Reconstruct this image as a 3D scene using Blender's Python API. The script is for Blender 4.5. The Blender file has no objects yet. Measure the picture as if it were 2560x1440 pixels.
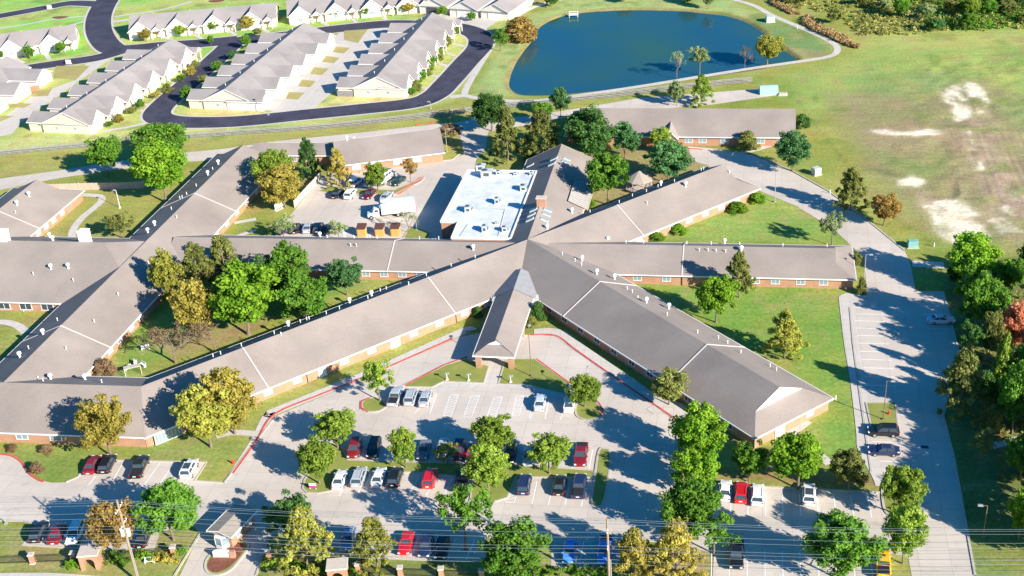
import bpy, bmesh, math, random
import numpy as np
from mathutils import Vector, Matrix
from mathutils.geometry import tessellate_polygon
rad = math.radians
sc = bpy.context.scene
COL = sc.collection

# ---------------------------------------------------------------- camera
F_PX, PITCH, ROLL, YAW = 3203.0, rad(28.855), rad(-4.23), rad(11.74)
CAM = Vector((45.816, -240.05, 129.14))
cam = bpy.data.cameras.new('camera'); camo = bpy.data.objects.new('camera', cam); COL.objects.link(camo)
cam.sensor_width = 36.0; cam.lens = 36.0 * F_PX / 2560.0; cam.clip_start = 1.0; cam.clip_end = 6000
def _axes():
    fwd = Vector((0, math.cos(PITCH), -math.sin(PITCH))); right = Vector((1, 0, 0)); up = Vector((0, math.sin(PITCH), math.cos(PITCH)))
    c, s = math.cos(ROLL), math.sin(ROLL)
    R = right * c + up * s; U = -right * s + up * c
    Z = Matrix.Rotation(YAW, 3, 'Z')
    return Z @ R, Z @ U, Z @ fwd
AR, AU, AF = _axes()
camo.matrix_world = Matrix(((AR.x, AU.x, -AF.x, CAM.x), (AR.y, AU.y, -AF.y, CAM.y), (AR.z, AU.z, -AF.z, CAM.z), (0, 0, 0, 1)))
sc.camera = camo

# ---------------------------------------------------------------- light
SUN_EL, SUN_AZ = rad(25.5), rad(-34.0)           # azimuth of the sun seen from the ground, counter-clockwise from +X
world = bpy.data.worlds.new('World'); sc.world = world; world.use_nodes = True
wn = world.node_tree.nodes; wl = world.node_tree.links
bg = wn['Background']; sky = wn.new('ShaderNodeTexSky'); sky.sky_type = 'NISHITA'; sky.sun_disc = False
sky.sun_elevation = SUN_EL; sky.sun_rotation = math.pi / 2 - SUN_AZ
sky.ozone_density = 3.0; sky.air_density = 1.0; sky.dust_density = 0.3
hsv = wn.new('ShaderNodeHueSaturation'); hsv.inputs['Saturation'].default_value = 1.5; wl.new(sky.outputs[0], hsv.inputs['Color']); wl.new(hsv.outputs[0], bg.inputs[0]); bg.inputs[1].default_value = 0.085
sun = bpy.data.lights.new('sun', 'SUN'); sun.energy = 5.0; sun.angle = rad(0.5); sun.color = (1.0, 0.93, 0.82)
suno = bpy.data.objects.new('sun', sun); COL.objects.link(suno)
d = Vector((math.cos(SUN_EL) * math.cos(SUN_AZ), math.cos(SUN_EL) * math.sin(SUN_AZ), math.sin(SUN_EL)))
suno.rotation_euler = (-d).to_track_quat('-Z', 'Y').to_euler()
sc.view_settings.view_transform = 'Standard'; sc.view_settings.look = 'None'; sc.view_settings.exposure = 1.0; sc.view_settings.gamma = 1.0

# ---------------------------------------------------------------- survey helpers (plan positions read off the photograph)
def g(x, y, z=0.0):
    dv = AF * F_PX + AR * (x - 1280) - AU * (y - 720)
    return CAM + dv * ((z - CAM.z) / dv.z)
def px(p):
    v = Vector(p) - CAM; k = F_PX / v.dot(AF)
    return 1280 + v.dot(AR) * k, 720 - v.dot(AU) * k
def scale_at(p): return F_PX / (Vector(p) - CAM).dot(AF)
def height_to(b, ty):
    lo, hi = 0.0, 60.0
    for _ in range(40):
        m = (lo + hi) / 2
        if px((b[0], b[1], b[2] + m))[1] > ty: lo = m
        else: hi = m
    return lo
def G2(pts, z=0.0): return [Vector(g(x, y, z)).to_2d() for x, y in pts]

# ---------------------------------------------------------------- materials
MAT = {}
def nt(name):
    m = bpy.data.materials.new(name); m.use_nodes = True; MAT[name] = m
    return m, m.node_tree.nodes, m.node_tree.links, m.node_tree.nodes['Principled BSDF']
def mat(name, col, rough=0.8, noise=0.0, scale=1.0, metal=0.0, col2=None, spec=0.3, detail=6.0, bump=0.0, stretch=None):
    m, n, l, b = nt(name)
    b.inputs['Roughness'].default_value = rough; b.inputs['Metallic'].default_value = metal
    b.inputs['Specular IOR Level'].default_value = spec
    b.inputs['Base Color'].default_value = (*col, 1)
    if noise > 0 or col2:
        tc = n.new('ShaderNodeTexCoord'); nz = n.new('ShaderNodeTexNoise'); nz.inputs['Scale'].default_value = scale
        nz.inputs['Detail'].default_value = detail; nz.inputs['Roughness'].default_value = 0.65
        src = tc.outputs['Object']
        if stretch:
            mp = n.new('ShaderNodeMapping'); mp.inputs['Scale'].default_value = stretch; l.new(src, mp.inputs[0]); src = mp.outputs[0]
        l.new(src, nz.inputs['Vector'])
        r = n.new('ShaderNodeValToRGB'); r.color_ramp.elements[0].position = 0.3; r.color_ramp.elements[1].position = 0.7
        c2 = col2 or tuple(min(1, c * (1 + noise)) for c in col); c1 = col if col2 else tuple(c * (1 - noise) for c in col)
        r.color_ramp.elements[0].color = (*c1, 1); r.color_ramp.elements[1].color = (*c2, 1)
        l.new(nz.outputs[0], r.inputs[0]); l.new(r.outputs[0], b.inputs['Base Color'])
        if bump:
            bp = n.new('ShaderNodeBump'); bp.inputs['Strength'].default_value = bump; l.new(nz.outputs[0], bp.inputs['Height']); l.new(bp.outputs[0], b.inputs['Normal'])
    return m
def leafmat(name, c1, c2, tr=0.38):
    kk = (1.14, 1.17, 1.1) if any(q in name for q in ('gold', 'yellow', 'orange', 'red')) else (1.22, 1.22, 1.15)
    c1 = tuple(a * b_ for a, b_ in zip(c1, kk)); c2 = tuple(min(.8, a * b_) for a, b_ in zip(c2, kk))
    m = bpy.data.materials.new(name); m.use_nodes = True; MAT[name] = m
    n = m.node_tree.nodes; l = m.node_tree.links
    for x in list(n):
        if x.type != 'OUTPUT_MATERIAL': n.remove(x)
    out = [x for x in n if x.type == 'OUTPUT_MATERIAL'][0]
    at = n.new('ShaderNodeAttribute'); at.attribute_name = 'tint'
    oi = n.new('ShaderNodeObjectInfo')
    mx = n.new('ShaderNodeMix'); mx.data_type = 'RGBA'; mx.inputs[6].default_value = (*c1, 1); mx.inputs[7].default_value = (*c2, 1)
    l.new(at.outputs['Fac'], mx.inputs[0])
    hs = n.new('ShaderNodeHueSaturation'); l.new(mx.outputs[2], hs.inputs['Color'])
    mr = n.new('ShaderNodeMapRange'); mr.inputs[3].default_value = 0.8; mr.inputs[4].default_value = 1.2
    l.new(oi.outputs['Random'], mr.inputs[0]); l.new(mr.outputs[0], hs.inputs['Value'])
    df = n.new('ShaderNodeBsdfDiffuse'); ts = n.new('ShaderNodeBsdfTranslucent'); ms = n.new('ShaderNodeMixShader'); ms.inputs[0].default_value = tr
    l.new(hs.outputs[0], df.inputs[0]); l.new(hs.outputs[0], ts.inputs[0]); l.new(df.outputs[0], ms.inputs[1]); l.new(ts.outputs[0], ms.inputs[2])
    l.new(ms.outputs[0], out.inputs[0])
    return m

def shinglemat(name, col):
    m, n, l, b = nt(name); b.inputs['Roughness'].default_value = 0.9; b.inputs['Specular IOR Level'].default_value = 0.15
    tc = n.new('ShaderNodeTexCoord')
    n1 = n.new('ShaderNodeTexNoise'); n1.inputs['Scale'].default_value = 0.12; n1.inputs['Detail'].default_value = 4
    n2 = n.new('ShaderNodeTexNoise'); n2.inputs['Scale'].default_value = 3.5; n2.inputs['Detail'].default_value = 3
    l.new(tc.outputs['Object'], n1.inputs[0]); l.new(tc.outputs['Object'], n2.inputs[0])
    w = n.new('ShaderNodeTexWave'); w.wave_type = 'BANDS'; w.bands_direction = 'Z'; w.inputs['Scale'].default_value = 2.2; w.inputs['Distortion'].default_value = 0.4
    l.new(tc.outputs['Object'], w.inputs[0])
    a = n.new('ShaderNodeMath'); a.operation = 'ADD'; l.new(n1.outputs[0], a.inputs[0])
    k = n.new('ShaderNodeMath'); k.operation = 'MULTIPLY'; k.inputs[1].default_value = 0.55; l.new(n2.outputs[0], k.inputs[0]); l.new(k.outputs[0], a.inputs[1])
    k2 = n.new('ShaderNodeMath'); k2.operation = 'MULTIPLY_ADD'; k2.inputs[1].default_value = 0.06; l.new(w.outputs[1], k2.inputs[0]); l.new(a.outputs[0], k2.inputs[2])
    mr = n.new('ShaderNodeMapRange'); mr.inputs[1].default_value = 0.5; mr.inputs[2].default_value = 1.1; mr.inputs[3].default_value = 0.80; mr.inputs[4].default_value = 1.18
    l.new(k2.outputs[0], mr.inputs[0])
    hs = n.new('ShaderNodeHueSaturation'); hs.inputs['Color'].default_value = (*col, 1); l.new(mr.outputs[0], hs.inputs['Value']); l.new(hs.outputs[0], b.inputs['Base Color'])
    return m
shinglemat('roof_shingle', (0.298, 0.252, 0.222)); shinglemat('roof_shingle_grey', (0.305, 0.275, 0.265)); shinglemat('roof_shingle_tan', (0.36, 0.31, 0.26))

def brickmat(name, c1, c2, mortar):
    m, n, l, b = nt(name); b.inputs['Roughness'].default_value = 0.9
    tc = n.new('ShaderNodeTexCoord'); mp = n.new('ShaderNodeMapping'); mp.inputs['Rotation'].default_value = (math.pi/2, 0, 0)
    sx = n.new('ShaderNodeSeparateXYZ'); l.new(tc.outputs['Object'], sx.inputs[0])
    ad = n.new('ShaderNodeMath'); l.new(sx.outputs[0], ad.inputs[0]); l.new(sx.outputs[1], ad.inputs[1])
    cx = n.new('ShaderNodeCombineXYZ'); l.new(ad.outputs[0], cx.inputs[0]); l.new(sx.outputs[2], cx.inputs[1])
    br = n.new('ShaderNodeTexBrick'); br.inputs['Scale'].default_value = 3.0; br.inputs['Mortar Size'].default_value = 0.015
    br.inputs['Color1'].default_value = (*c1, 1); br.inputs['Color2'].default_value = (*c2, 1); br.inputs['Mortar'].default_value = (*mortar, 1)
    l.new(cx.outputs[0], br.inputs[0])
    nz = n.new('ShaderNodeTexNoise'); nz.inputs['Scale'].default_value = 0.7; l.new(tc.outputs['Object'], nz.inputs[0])
    hs = n.new('ShaderNodeHueSaturation'); mr = n.new('ShaderNodeMapRange'); mr.inputs[3].default_value = 0.75; mr.inputs[4].default_value = 1.25
    l.new(nz.outputs[0], mr.inputs[0]); l.new(mr.outputs[0], hs.inputs['Value']); l.new(br.outputs[0], hs.inputs['Color']); l.new(hs.outputs[0], b.inputs['Base Color'])
brickmat('brick', (0.40, 0.18, 0.10), (0.46, 0.24, 0.14), (0.42, 0.34, 0.28))

mat('asphalt', (0.05, 0.05, 0.078), 0.9, 0.38, 0.18)
mat('white_paint', (0.78, 0.78, 0.76), 0.7, 0.15, 1.5); mat('red_paint', (0.58, 0.10, 0.08), 0.7, 0.35, 0.6)
mat('trim_white', (0.80, 0.79, 0.78), 0.6); mat('siding_cream', (0.72, 0.63, 0.50), 0.8, 0.08, 0.5); mat('siding_white', (0.78, 0.72, 0.64), 0.8, 0.06, 0.5)
mat('glass', (0.05, 0.07, 0.09), 0.15, spec=0.6); mat('glass_light', (0.25, 0.32, 0.36), 0.25, spec=0.6); mat('blind', (0.55, 0.54, 0.55), 0.6)
mat('membrane', (0.50, 0.53, 0.56), 0.6, col2=(0.80, 0.81, 0.82), scale=0.35, detail=8); mat('unit_metal', (0.55, 0.60, 0.60), 0.5, 0.12, 0.8, metal=0.1)
mat('grille', (0.08, 0.09, 0.10), 0.7); mat('vent_white', (0.78, 0.78, 0.78), 0.5); mat('metal_dark', (0.05, 0.05, 0.055), 0.5, metal=0.5)
mat('metal_grey', (0.42, 0.43, 0.43), 0.5, metal=0.3); mat('pole_brown', (0.22, 0.15, 0.10), 0.9, 0.2, 2.0); mat('pole_wood', (0.34, 0.25, 0.18), 0.9, 0.25, 1.2, stretch=(6, 6, 0.6))
mat('wood_fence', (0.52, 0.42, 0.34), 0.9, 0.2, 1.0, stretch=(3, 3, 0.3)); mat('wood_pale', (0.50, 0.44, 0.38), 0.9, 0.15, 1.0); mat('wood_grey', (0.27, 0.25, 0.27), 0.9, 0.25, 0.8, stretch=(1, 1, 3))
mat('wood_yellow', (0.58, 0.33, 0.10), 0.8, 0.15, 1.5, stretch=(3, 3, .4)); mat('wood_dark', (0.10, 0.045, 0.04), 0.9, 0.2, 1.0); mat('wood_red', (0.40, 0.20, 0.12), 0.9, 0.2, 1.5, stretch=(3, 3, .4))
mat('stone_cap', (0.55, 0.48, 0.42), 0.8, 0.1, 1.0); mat('teal_box', (0.20, 0.42, 0.38), 0.6, 0.1, 1.0); mat('mint_box', (0.30, 0.62, 0.50), 0.6, 0.08, 0.6)
mat('roof_light_grey', (.27, .27, .28), .8, .1, .8); mat('cap_metal', (.60, .54, .50), .6); mat('wire', (0.26, 0.32, 0.35), 0.5); mat('bark', (0.20, 0.15, 0.11), 0.95, 0.3, 3.0, stretch=(3, 3, .5)); mat('bark_pale', (0.42, 0.34, 0.28), 0.95, 0.2, 3.0)
mat('mulch', (0.20, 0.075, 0.05), 0.95, 0.35, 2.0); mat('tyre', (0.02, 0.02, 0.022), 0.8); mat('rim', (0.5, 0.5, 0.52), 0.35, metal=0.6)
mat('lamp_red', (0.45, 0.02, 0.02), 0.3); mat('lamp_clear', (0.8, 0.8, 0.8), 0.2, spec=0.8); mat('plate', (0.7, 0.7, 0.7), 0.5); mat('magenta', (0.65, 0.03, 0.38), 0.6); mat('hydrant_red', (0.6, 0.04, 0.03), 0.5)
for nme, c in dict(skyblue=(.09, .30, .75), white=(.80, .80, .80), silver=(.42, .45, .48), black=(.012, .013, .017), darkred=(.22, .012, .018), red=(.55, .012, .02), navy=(.018, .03, .085), grey=(.16, .18, .21), maroon=(.10, .01, .02), green=(.015, .045, .03), yellow=(.85, .47, .01), bluegrey=(.22, .30, .42), ltblue=(.55, .62, .72), purple=(.06, .03, .14)).items():
    m = mat('paint_' + nme, c, 0.32, spec=0.5); m.node_tree.nodes['Principled BSDF'].inputs['Coat Weight'].default_value = 0.5
# concrete: slabs with joints, stains
def concretemat(name, c, jt=4.5, var=0.10):
    m, n, l, b = nt(name); b.inputs['Roughness'].default_value = 0.9; b.inputs['Specular IOR Level'].default_value = 0.2
    tc = n.new('ShaderNodeTexCoord')
    br = n.new('ShaderNodeTexBrick'); br.offset = 0.0; br.inputs['Scale'].default_value = 1.0; br.inputs['Brick Width'].default_value = jt; br.inputs['Row Height'].default_value = jt
    br.inputs['Mortar Size'].default_value = 0.05; br.inputs['Mortar Smooth'].default_value = 0.3
    br.inputs['Color1'].default_value = (*[x * 1.03 for x in c], 1); br.inputs['Color2'].default_value = (*[x * .96 for x in c], 1); br.inputs['Mortar'].default_value = (*[x * .78 for x in c], 1)
    l.new(tc.outputs['Object'], br.inputs[0])
    n1 = n.new('ShaderNodeTexNoise'); n1.inputs['Scale'].default_value = 0.07; n1.inputs['Detail'].default_value = 7; n1.inputs['Roughness'].default_value = .65; l.new(tc.outputs['Object'], n1.inputs[0])
    mr = n.new('ShaderNodeMapRange'); mr.inputs[1].default_value = .3; mr.inputs[2].default_value = .7; mr.inputs[3].default_value = 1 - var; mr.inputs[4].default_value = 1 + var
    l.new(n1.outputs[0], mr.inputs[0]); hs = n.new('ShaderNodeHueSaturation')
    n4 = n.new('ShaderNodeTexNoise'); n4.inputs['Scale'].default_value = .55; n4.inputs['Detail'].default_value = 6; n4.inputs['Roughness'].default_value = .7; l.new(tc.outputs['Object'], n4.inputs[0])
    m4 = n.new('ShaderNodeMapRange'); m4.inputs[1].default_value = .56; m4.inputs[2].default_value = .74; m4.inputs[3].default_value = 1.0; m4.inputs[4].default_value = .80; l.new(n4.outputs[0], m4.inputs[0])
    mu = n.new('ShaderNodeMath'); mu.operation = 'MULTIPLY'; l.new(mr.outputs[0], mu.inputs[0]); l.new(m4.outputs[0], mu.inputs[1])
    l.new(mu.outputs[0], hs.inputs['Value']); l.new(br.outputs[0], hs.inputs['Color']); l.new(hs.outputs[0], b.inputs['Base Color'])
concretemat('concrete', (0.575, 0.50, 0.43), var=.12); concretemat('concrete_pale', (0.58, 0.53, 0.47), 1.8, 0.06); concretemat('kerb_concrete', (0.50, 0.45, 0.38), 3.0)
# water
m, n, l, b = nt('water'); b.inputs['Roughness'].default_value = 0.12; b.inputs['IOR'].default_value = 1.33; b.inputs['Specular IOR Level'].default_value = 0.5
tc = n.new('ShaderNodeTexCoord'); nz = n.new('ShaderNodeTexNoise'); nz.inputs['Scale'].default_value = 0.02; l.new(tc.outputs['Object'], nz.inputs[0])
r = n.new('ShaderNodeValToRGB'); r.color_ramp.elements[0].color = (.016, .078, .125, 1); r.color_ramp.elements[1].color = (.030, .095, .068, 1); r.color_ramp.elements[0].position = .4; r.color_ramp.elements[1].position = .6
l.new(nz.outputs[0], r.inputs[0]); l.new(r.outputs[0], b.inputs['Base Color'])
n2 = n.new('ShaderNodeTexNoise'); n2.inputs['Scale'].default_value = 0.9; n2.inputs['Detail'].default_value = 4; l.new(tc.outputs['Object'], n2.inputs[0])
bp = n.new('ShaderNodeBump'); bp.inputs['Strength'].default_value = 0.12; l.new(n2.outputs[0], bp.inputs['Height']); l.new(bp.outputs[0], b.inputs['Normal'])
# grass ground: vertex albedo times fine noise
m, n, l, b = nt('grass'); b.inputs['Roughness'].default_value = 1.0; b.inputs['Specular IOR Level'].default_value = 0.05
at = n.new('ShaderNodeAttribute'); at.attribute_name = 'albedo'; tc = n.new('ShaderNodeTexCoord')
n1 = n.new('ShaderNodeTexNoise'); n1.inputs['Scale'].default_value = 1.4; n1.inputs['Detail'].default_value = 8; n1.inputs['Roughness'].default_value = .7; l.new(tc.outputs['Object'], n1.inputs[0])
mr = n.new('ShaderNodeMapRange'); mr.inputs[1].default_value = .25; mr.inputs[2].default_value = .75; mr.inputs[3].default_value = .62; mr.inputs[4].default_value = 1.38
mp = n.new('ShaderNodeMapping'); mp.inputs['Scale'].default_value = (.08, .9, 1); mp.inputs['Rotation'].default_value = (0, 0, .25); l.new(tc.outputs['Object'], mp.inputs[0]); ns = n.new('ShaderNodeTexNoise'); ns.inputs['Scale'].default_value = .9; ns.inputs['Detail'].default_value = 4; l.new(mp.outputs[0], ns.inputs[0])
ms_ = n.new('ShaderNodeMapRange'); ms_.inputs[1].default_value = .35; ms_.inputs[2].default_value = .65; ms_.inputs[3].default_value = .93; ms_.inputs[4].default_value = 1.06; l.new(ns.outputs[0], ms_.inputs[0]); mu = n.new('ShaderNodeMath'); mu.operation = 'MULTIPLY'; l.new(mr.outputs[0], mu.inputs[0]); l.new(ms_.outputs[0], mu.inputs[1])
l.new(n1.outputs[0], mr.inputs[0]); hs = n.new('ShaderNodeHueSaturation'); l.new(at.outputs['Color'], hs.inputs['Color']); l.new(mu.outputs[0], hs.inputs['Value'])
n3 = n.new('ShaderNodeTexNoise'); n3.inputs['Scale'].default_value = .12; n3.inputs['Detail'].default_value = 5; l.new(tc.outputs['Object'], n3.inputs[0])
m3 = n.new('ShaderNodeMapRange'); m3.inputs[1].default_value = .3; m3.inputs[2].default_value = .7; m3.inputs[3].default_value = .47; m3.inputs[4].default_value = .52; l.new(n3.outputs[0], m3.inputs[0]); l.new(m3.outputs[0], hs.inputs['Hue'])
l.new(hs.outputs[0], b.inputs['Base Color'])
bp = n.new('ShaderNodeBump'); bp.inputs['Strength'].default_value = .5; bp.inputs['Distance'].default_value = .15; l.new(n1.outputs[0], bp.inputs['Height']); l.new(bp.outputs[0], b.inputs['Normal'])
def lawnmat(name, c1, c2, sc_=.25):
    return mat(name, c1, 1.0, col2=c2, scale=sc_, detail=10, spec=.05, bump=.3)
lawnmat('lawn', (0.19, 0.235, 0.05), (0.31, 0.31, 0.09)); lawnmat('lawn_dry', (0.33, 0.29, 0.10), (0.44, 0.37, 0.16)); lawnmat('lawn_green', (0.13, 0.22, 0.04), (0.22, 0.28, 0.07))
lawnmat('brush_leaf', (0.12, 0.15, 0.04), (0.33, 0.29, 0.09), .08)
leafmat('leaf_green', (0.065, 0.165, 0.022), (0.17, 0.32, 0.045)); leafmat('leaf_bright', (0.095, 0.235, 0.018), (0.26, 0.41, 0.04)); leafmat('leaf_dark', (0.045, 0.115, 0.03), (0.105, 0.21, 0.055)); leafmat('leaf_olive', (0.13, 0.16, 0.045), (0.29, 0.3, 0.09)); leafmat('leaf_gold', (0.24, 0.2, 0.04), (0.5, 0.41, 0.1)); leafmat('leaf_yellowgreen', (0.13, 0.215, 0.03), (0.33, 0.42, 0.07)); leafmat('leaf_orange', (0.24, 0.155, 0.045), (0.47, 0.31, 0.1)); leafmat('leaf_red', (0.42, 0.14, 0.08), (0.65, 0.3, 0.18)); leafmat('leaf_pale', (0.18, 0.25, 0.1), (0.37, 0.43, 0.2)); leafmat('leaf_brown', (0.17, 0.11, 0.07), (0.32, 0.22, 0.13)); leafmat('leaf_teal', (0.05, 0.135, 0.05), (0.12, 0.25, 0.09)); leafmat('reed_leaf', (0.4, 0.26, 0.12), (0.64, 0.46, 0.24)); leafmat('hedge_leaf', (0.09, 0.2, 0.015), (0.21, 0.35, 0.04)); leafmat('leaf_yellow', (.22, .225, .04), (.43, .41, .09)); leafmat('scrub_leaf', (.17, .19, .05), (.42, .40, .13)); leafmat('twig', (0.20, 0.16, 0.13), (0.32, 0.27, 0.22), 0.1)

# ---------------------------------------------------------------- mesh helpers
class MB:
    def __init__(s): s.v = []; s.f = []; s.m = []
    def poly(s, pts, mi=0):
        k = len(s.v); s.v += [tuple(p) for p in pts]; s.f.append(tuple(range(k, k + len(pts)))); s.m.append(mi)
    def box(s, c, d, rz=0.0, mi=0, taper=1.0):
        cx, cy, cz = c; hx, hy, hz = d[0] / 2, d[1] / 2, d[2] / 2; co, si = math.cos(rz), math.sin(rz); k = len(s.v)
        for z, t in ((-hz, 1), (hz, taper)):
            for x, y in ((-hx, -hy), (hx, -hy), (hx, hy), (-hx, hy)):
                x *= t; y *= t; s.v.append((cx + x * co - y * si, cy + x * si + y * co, cz + z))
        for q in ((3, 2, 1, 0), (4, 5, 6, 7), (0, 1, 5, 4), (1, 2, 6, 5), (2, 3, 7, 6), (3, 0, 4, 7)): s.f.append(tuple(k + i for i in q)); s.m.append(mi)
        return s
    def tube(s, p0, p1, r0, r1=None, n=6, mi=0, cap=True):
        r1 = r0 if r1 is None else r1; p0 = Vector(p0); p1 = Vector(p1); a = (p1 - p0)
        if a.length < 1e-6: return s
        a.normalize(); u = a.orthogonal().normalized(); w = a.cross(u); k = len(s.v)
        for p, r in ((p0, r0), (p1, r1)):
            for i in range(n):
                t = 2 * math.pi * i / n; q = p + (u * math.cos(t) + w * math.sin(t)) * r; s.v.append(tuple(q))
        for i in range(n):
            j = (i + 1) % n; s.f.append((k + i, k + j, k + n + j, k + n + i)); s.m.append(mi)
        if cap: s.f.append(tuple(k + n + i for i in range(n))); s.m.append(mi); s.f.append(tuple(k + n - 1 - i for i in range(n))); s.m.append(mi)
        return s
    def prism(s, pts, z0, z1, mi=0, side=None, bottom=False):
        pts = [Vector((p[0], p[1])) for p in pts]
        ar = sum(pts[i].x * pts[(i + 1) % len(pts)].y - pts[(i + 1) % len(pts)].x * pts[i].y for i in range(len(pts)))
        if ar < 0: pts.reverse()
        side = mi if side is None else side; n_ = len(pts); k = len(s.v)
        s.v += [(p.x, p.y, z1) for p in pts]
        for t in tessellate_polygon([[Vector((p.x, p.y, 0)) for p in pts]]):
            a, b2, c = t
            cr = (pts[b2] - pts[a]).cross(pts[c] - pts[a])
            s.f.append((k + a, k + b2, k + c) if cr > 0 else (k + a, k + c, k + b2)); s.m.append(mi)
        if z1 - z0 > 1e-3:
            k2 = len(s.v); s.v += [(p.x, p.y, z0) for p in pts]
            for i in range(n_):
                j = (i + 1) % n_; s.f.append((k2 + i, k2 + j, k + j, k + i)); s.m.append(side)
        return s
    def build(s, name, mats, parent=None, smooth=False, loc=None):
        me = bpy.data.meshes.new(name)
        if loc is not None: s.v = [(x - loc[0], y - loc[1], z - loc[2]) for x, y, z in s.v]
        me.from_pydata(s.v, [], s.f); me.update()
        if isinstance(mats, str): mats = [mats]
        for q in mats: me.materials.append(MAT[q] if isinstance(q, str) else q)
        if len(mats) > 1: me.polygons.foreach_set('material_index', s.m)
        if smooth: me.polygons.foreach_set('use_smooth', [True] * len(s.f))
        o = bpy.data.objects.new(name, me); COL.objects.link(o)
        if loc is not None: o.location = loc
        if parent is not None: o.parent = parent
        return o
def tag(o, label, cat, group=None, kind=None):
    if label: o['label'] = label
    if cat: o['category'] = cat
    if group: o['group'] = group
    if kind: o['kind'] = kind
    return o
def empty(name, loc, rz=0, label=None, cat=None, group=None):
    o = bpy.data.objects.new(name, None); COL.objects.link(o); o.location = loc; o.rotation_euler = (0, 0, rz); o.empty_display_size = .5
    return tag(o, label, cat, group)
def struct(o, label=None): o['kind'] = 'structure'; return o
def smooth_pts(pts, closed=True, n=5):
    pts = [Vector((p[0], p[1])) for p in pts]; N = len(pts); out = []
    for i in range(N if closed else N - 1):
        if closed: a, b2, c, d2 = pts[i - 1], pts[i], pts[(i + 1) % N], pts[(i + 2) % N]
        else: a, b2, c, d2 = pts[max(i - 1, 0)], pts[i], pts[i + 1], pts[min(i + 2, N - 1)]
        for k in range(n):
            t = k / n
            out.append(.5 * ((2 * b2) + (c - a) * t + (2 * a - 5 * b2 + 4 * c - d2) * t * t + (3 * b2 - a - 3 * c + d2) * t ** 3))
    if not closed: out.append(pts[-1])
    return out
def offs(pts, w, closed=False):
    out = []; N = len(pts)
    for i in range(N):
        a = pts[i - 1] if (i > 0 or closed) else pts[i]; b2 = pts[(i + 1) % N] if (i < N - 1 or closed) else pts[i]
        t = (b2 - a).normalized(); out.append(pts[i] + Vector((-t.y, t.x)) * w)
    return out
def ribbon(mb, pts, w, z, closed=False, mi=0, h=0.0):
    L = offs(pts, w / 2, closed); R = offs(pts, -w / 2, closed); N = len(pts)
    for i in range(N if closed else N - 1):
        j = (i + 1) % N; z += .0007 if i % 2 else -.0007
        mb.poly([(*R[i], z), (*R[j], z), (*L[j], z), (*L[i], z)], mi)
        if h > 0:
            mb.poly([(*L[i], z), (*L[j], z), (*L[j], z - h), (*L[i], z - h)], mi); mb.poly([(*R[j], z), (*R[i], z), (*R[i], z - h), (*R[j], z - h)], mi)
    return mb

# ================================================================ GROUND
rng = np.random.default_rng(7)
def vnoise(X, Y, s, seed):
    r = np.random.default_rng(seed); T = r.random((256, 256)); x = X / s; y = Y / s
    xi = np.floor(x).astype(int); yi = np.floor(y).astype(int); fx = x - xi; fy = y - yi; fx = fx * fx * (3 - 2 * fx); fy = fy * fy * (3 - 2 * fy)
    a = T[xi % 256, yi % 256]; b2 = T[(xi + 1) % 256, yi % 256]; c = T[xi % 256, (yi + 1) % 256]; d2 = T[(xi + 1) % 256, (yi + 1) % 256]
    return (a * (1 - fx) + b2 * fx) * (1 - fy) + (c * (1 - fx) + d2 * fx) * fy
def fbm(X, Y, s, seed, o=4):
    t = 0; a = 1; w = 0
    for i in range(o): t = t + a * vnoise(X + 31 * i, Y - 17 * i, s / 2 ** i, seed + i); w += a; a *= .55
    return t / w
def sdist(X, Y, P):      # signed distance, positive inside
    D = np.full(X.shape, 1e9); ins = np.zeros(X.shape, bool); N = len(P)
    for i in range(N):
        ax, ay = P[i]; bx, by = P[(i + 1) % N]; dx, dy = bx - ax, by - ay; L2 = dx * dx + dy * dy + 1e-9
        t = np.clip(((X - ax) * dx + (Y - ay) * dy) / L2, 0, 1); D = np.minimum(D, np.hypot(X - ax - t * dx, Y - ay - t * dy))
        c = ((ay > Y) != (by > Y)) & (X < (bx - ax) * (Y - ay) / (by - ay + 1e-12) + ax); ins ^= c
    return np.where(ins, D, -D)
POND = smooth_pts(G2([(1273, 205), (1285, 165), (1306, 130), (1336, 92), (1350, 65), (1385, 45), (1430, 32), (1500, 25), (1580, 22), (1690, 24), (1760, 30), (1820, 38), (1870, 55), (1905, 78), (1935, 105), (1968, 128), (1990, 148), (1940, 160), (1850, 176), (1700, 195), (1560, 215), (1450, 228), (1380, 234), (1310, 234), (1283, 224)]), True, 4)
ST = 0.85
xs = np.arange(-270, 190, ST); ys = np.arange(-125, 270, ST)
xs = np.concatenate([[-3500, -1500, -700, -400, -320], xs, [230, 300, 420, 800, 1600, 3500]]); ys = np.concatenate([[-1500, -600, -300, -200, -150], ys, [300, 360, 500, 900, 2000, 4500]])
X, Y = np.meshgrid(xs, ys)
warp = (fbm(X, Y, 9, 3) - .5) * 7; warp2 = (fbm(X, Y, 2.6, 5) - .5) * 2.5
base = np.zeros(X.shape + (3,)); big = fbm(X, Y, 40, 11); med = fbm(X, Y, 11, 21); fine = fbm(X, Y, 3, 33); streak = fbm(X * 1.3 + Y * .9, (Y * .35 - X * .5) * .9, 5, 55, 5)
c1 = np.array([.15, .18, .036]); c2 = np.array([.26, .245, .07]); t = np.clip((big * .5 + med * .5 - .33) / .34, 0, 1)[..., None]
base[:] = c1 * (1 - t) + c2 * t
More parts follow.
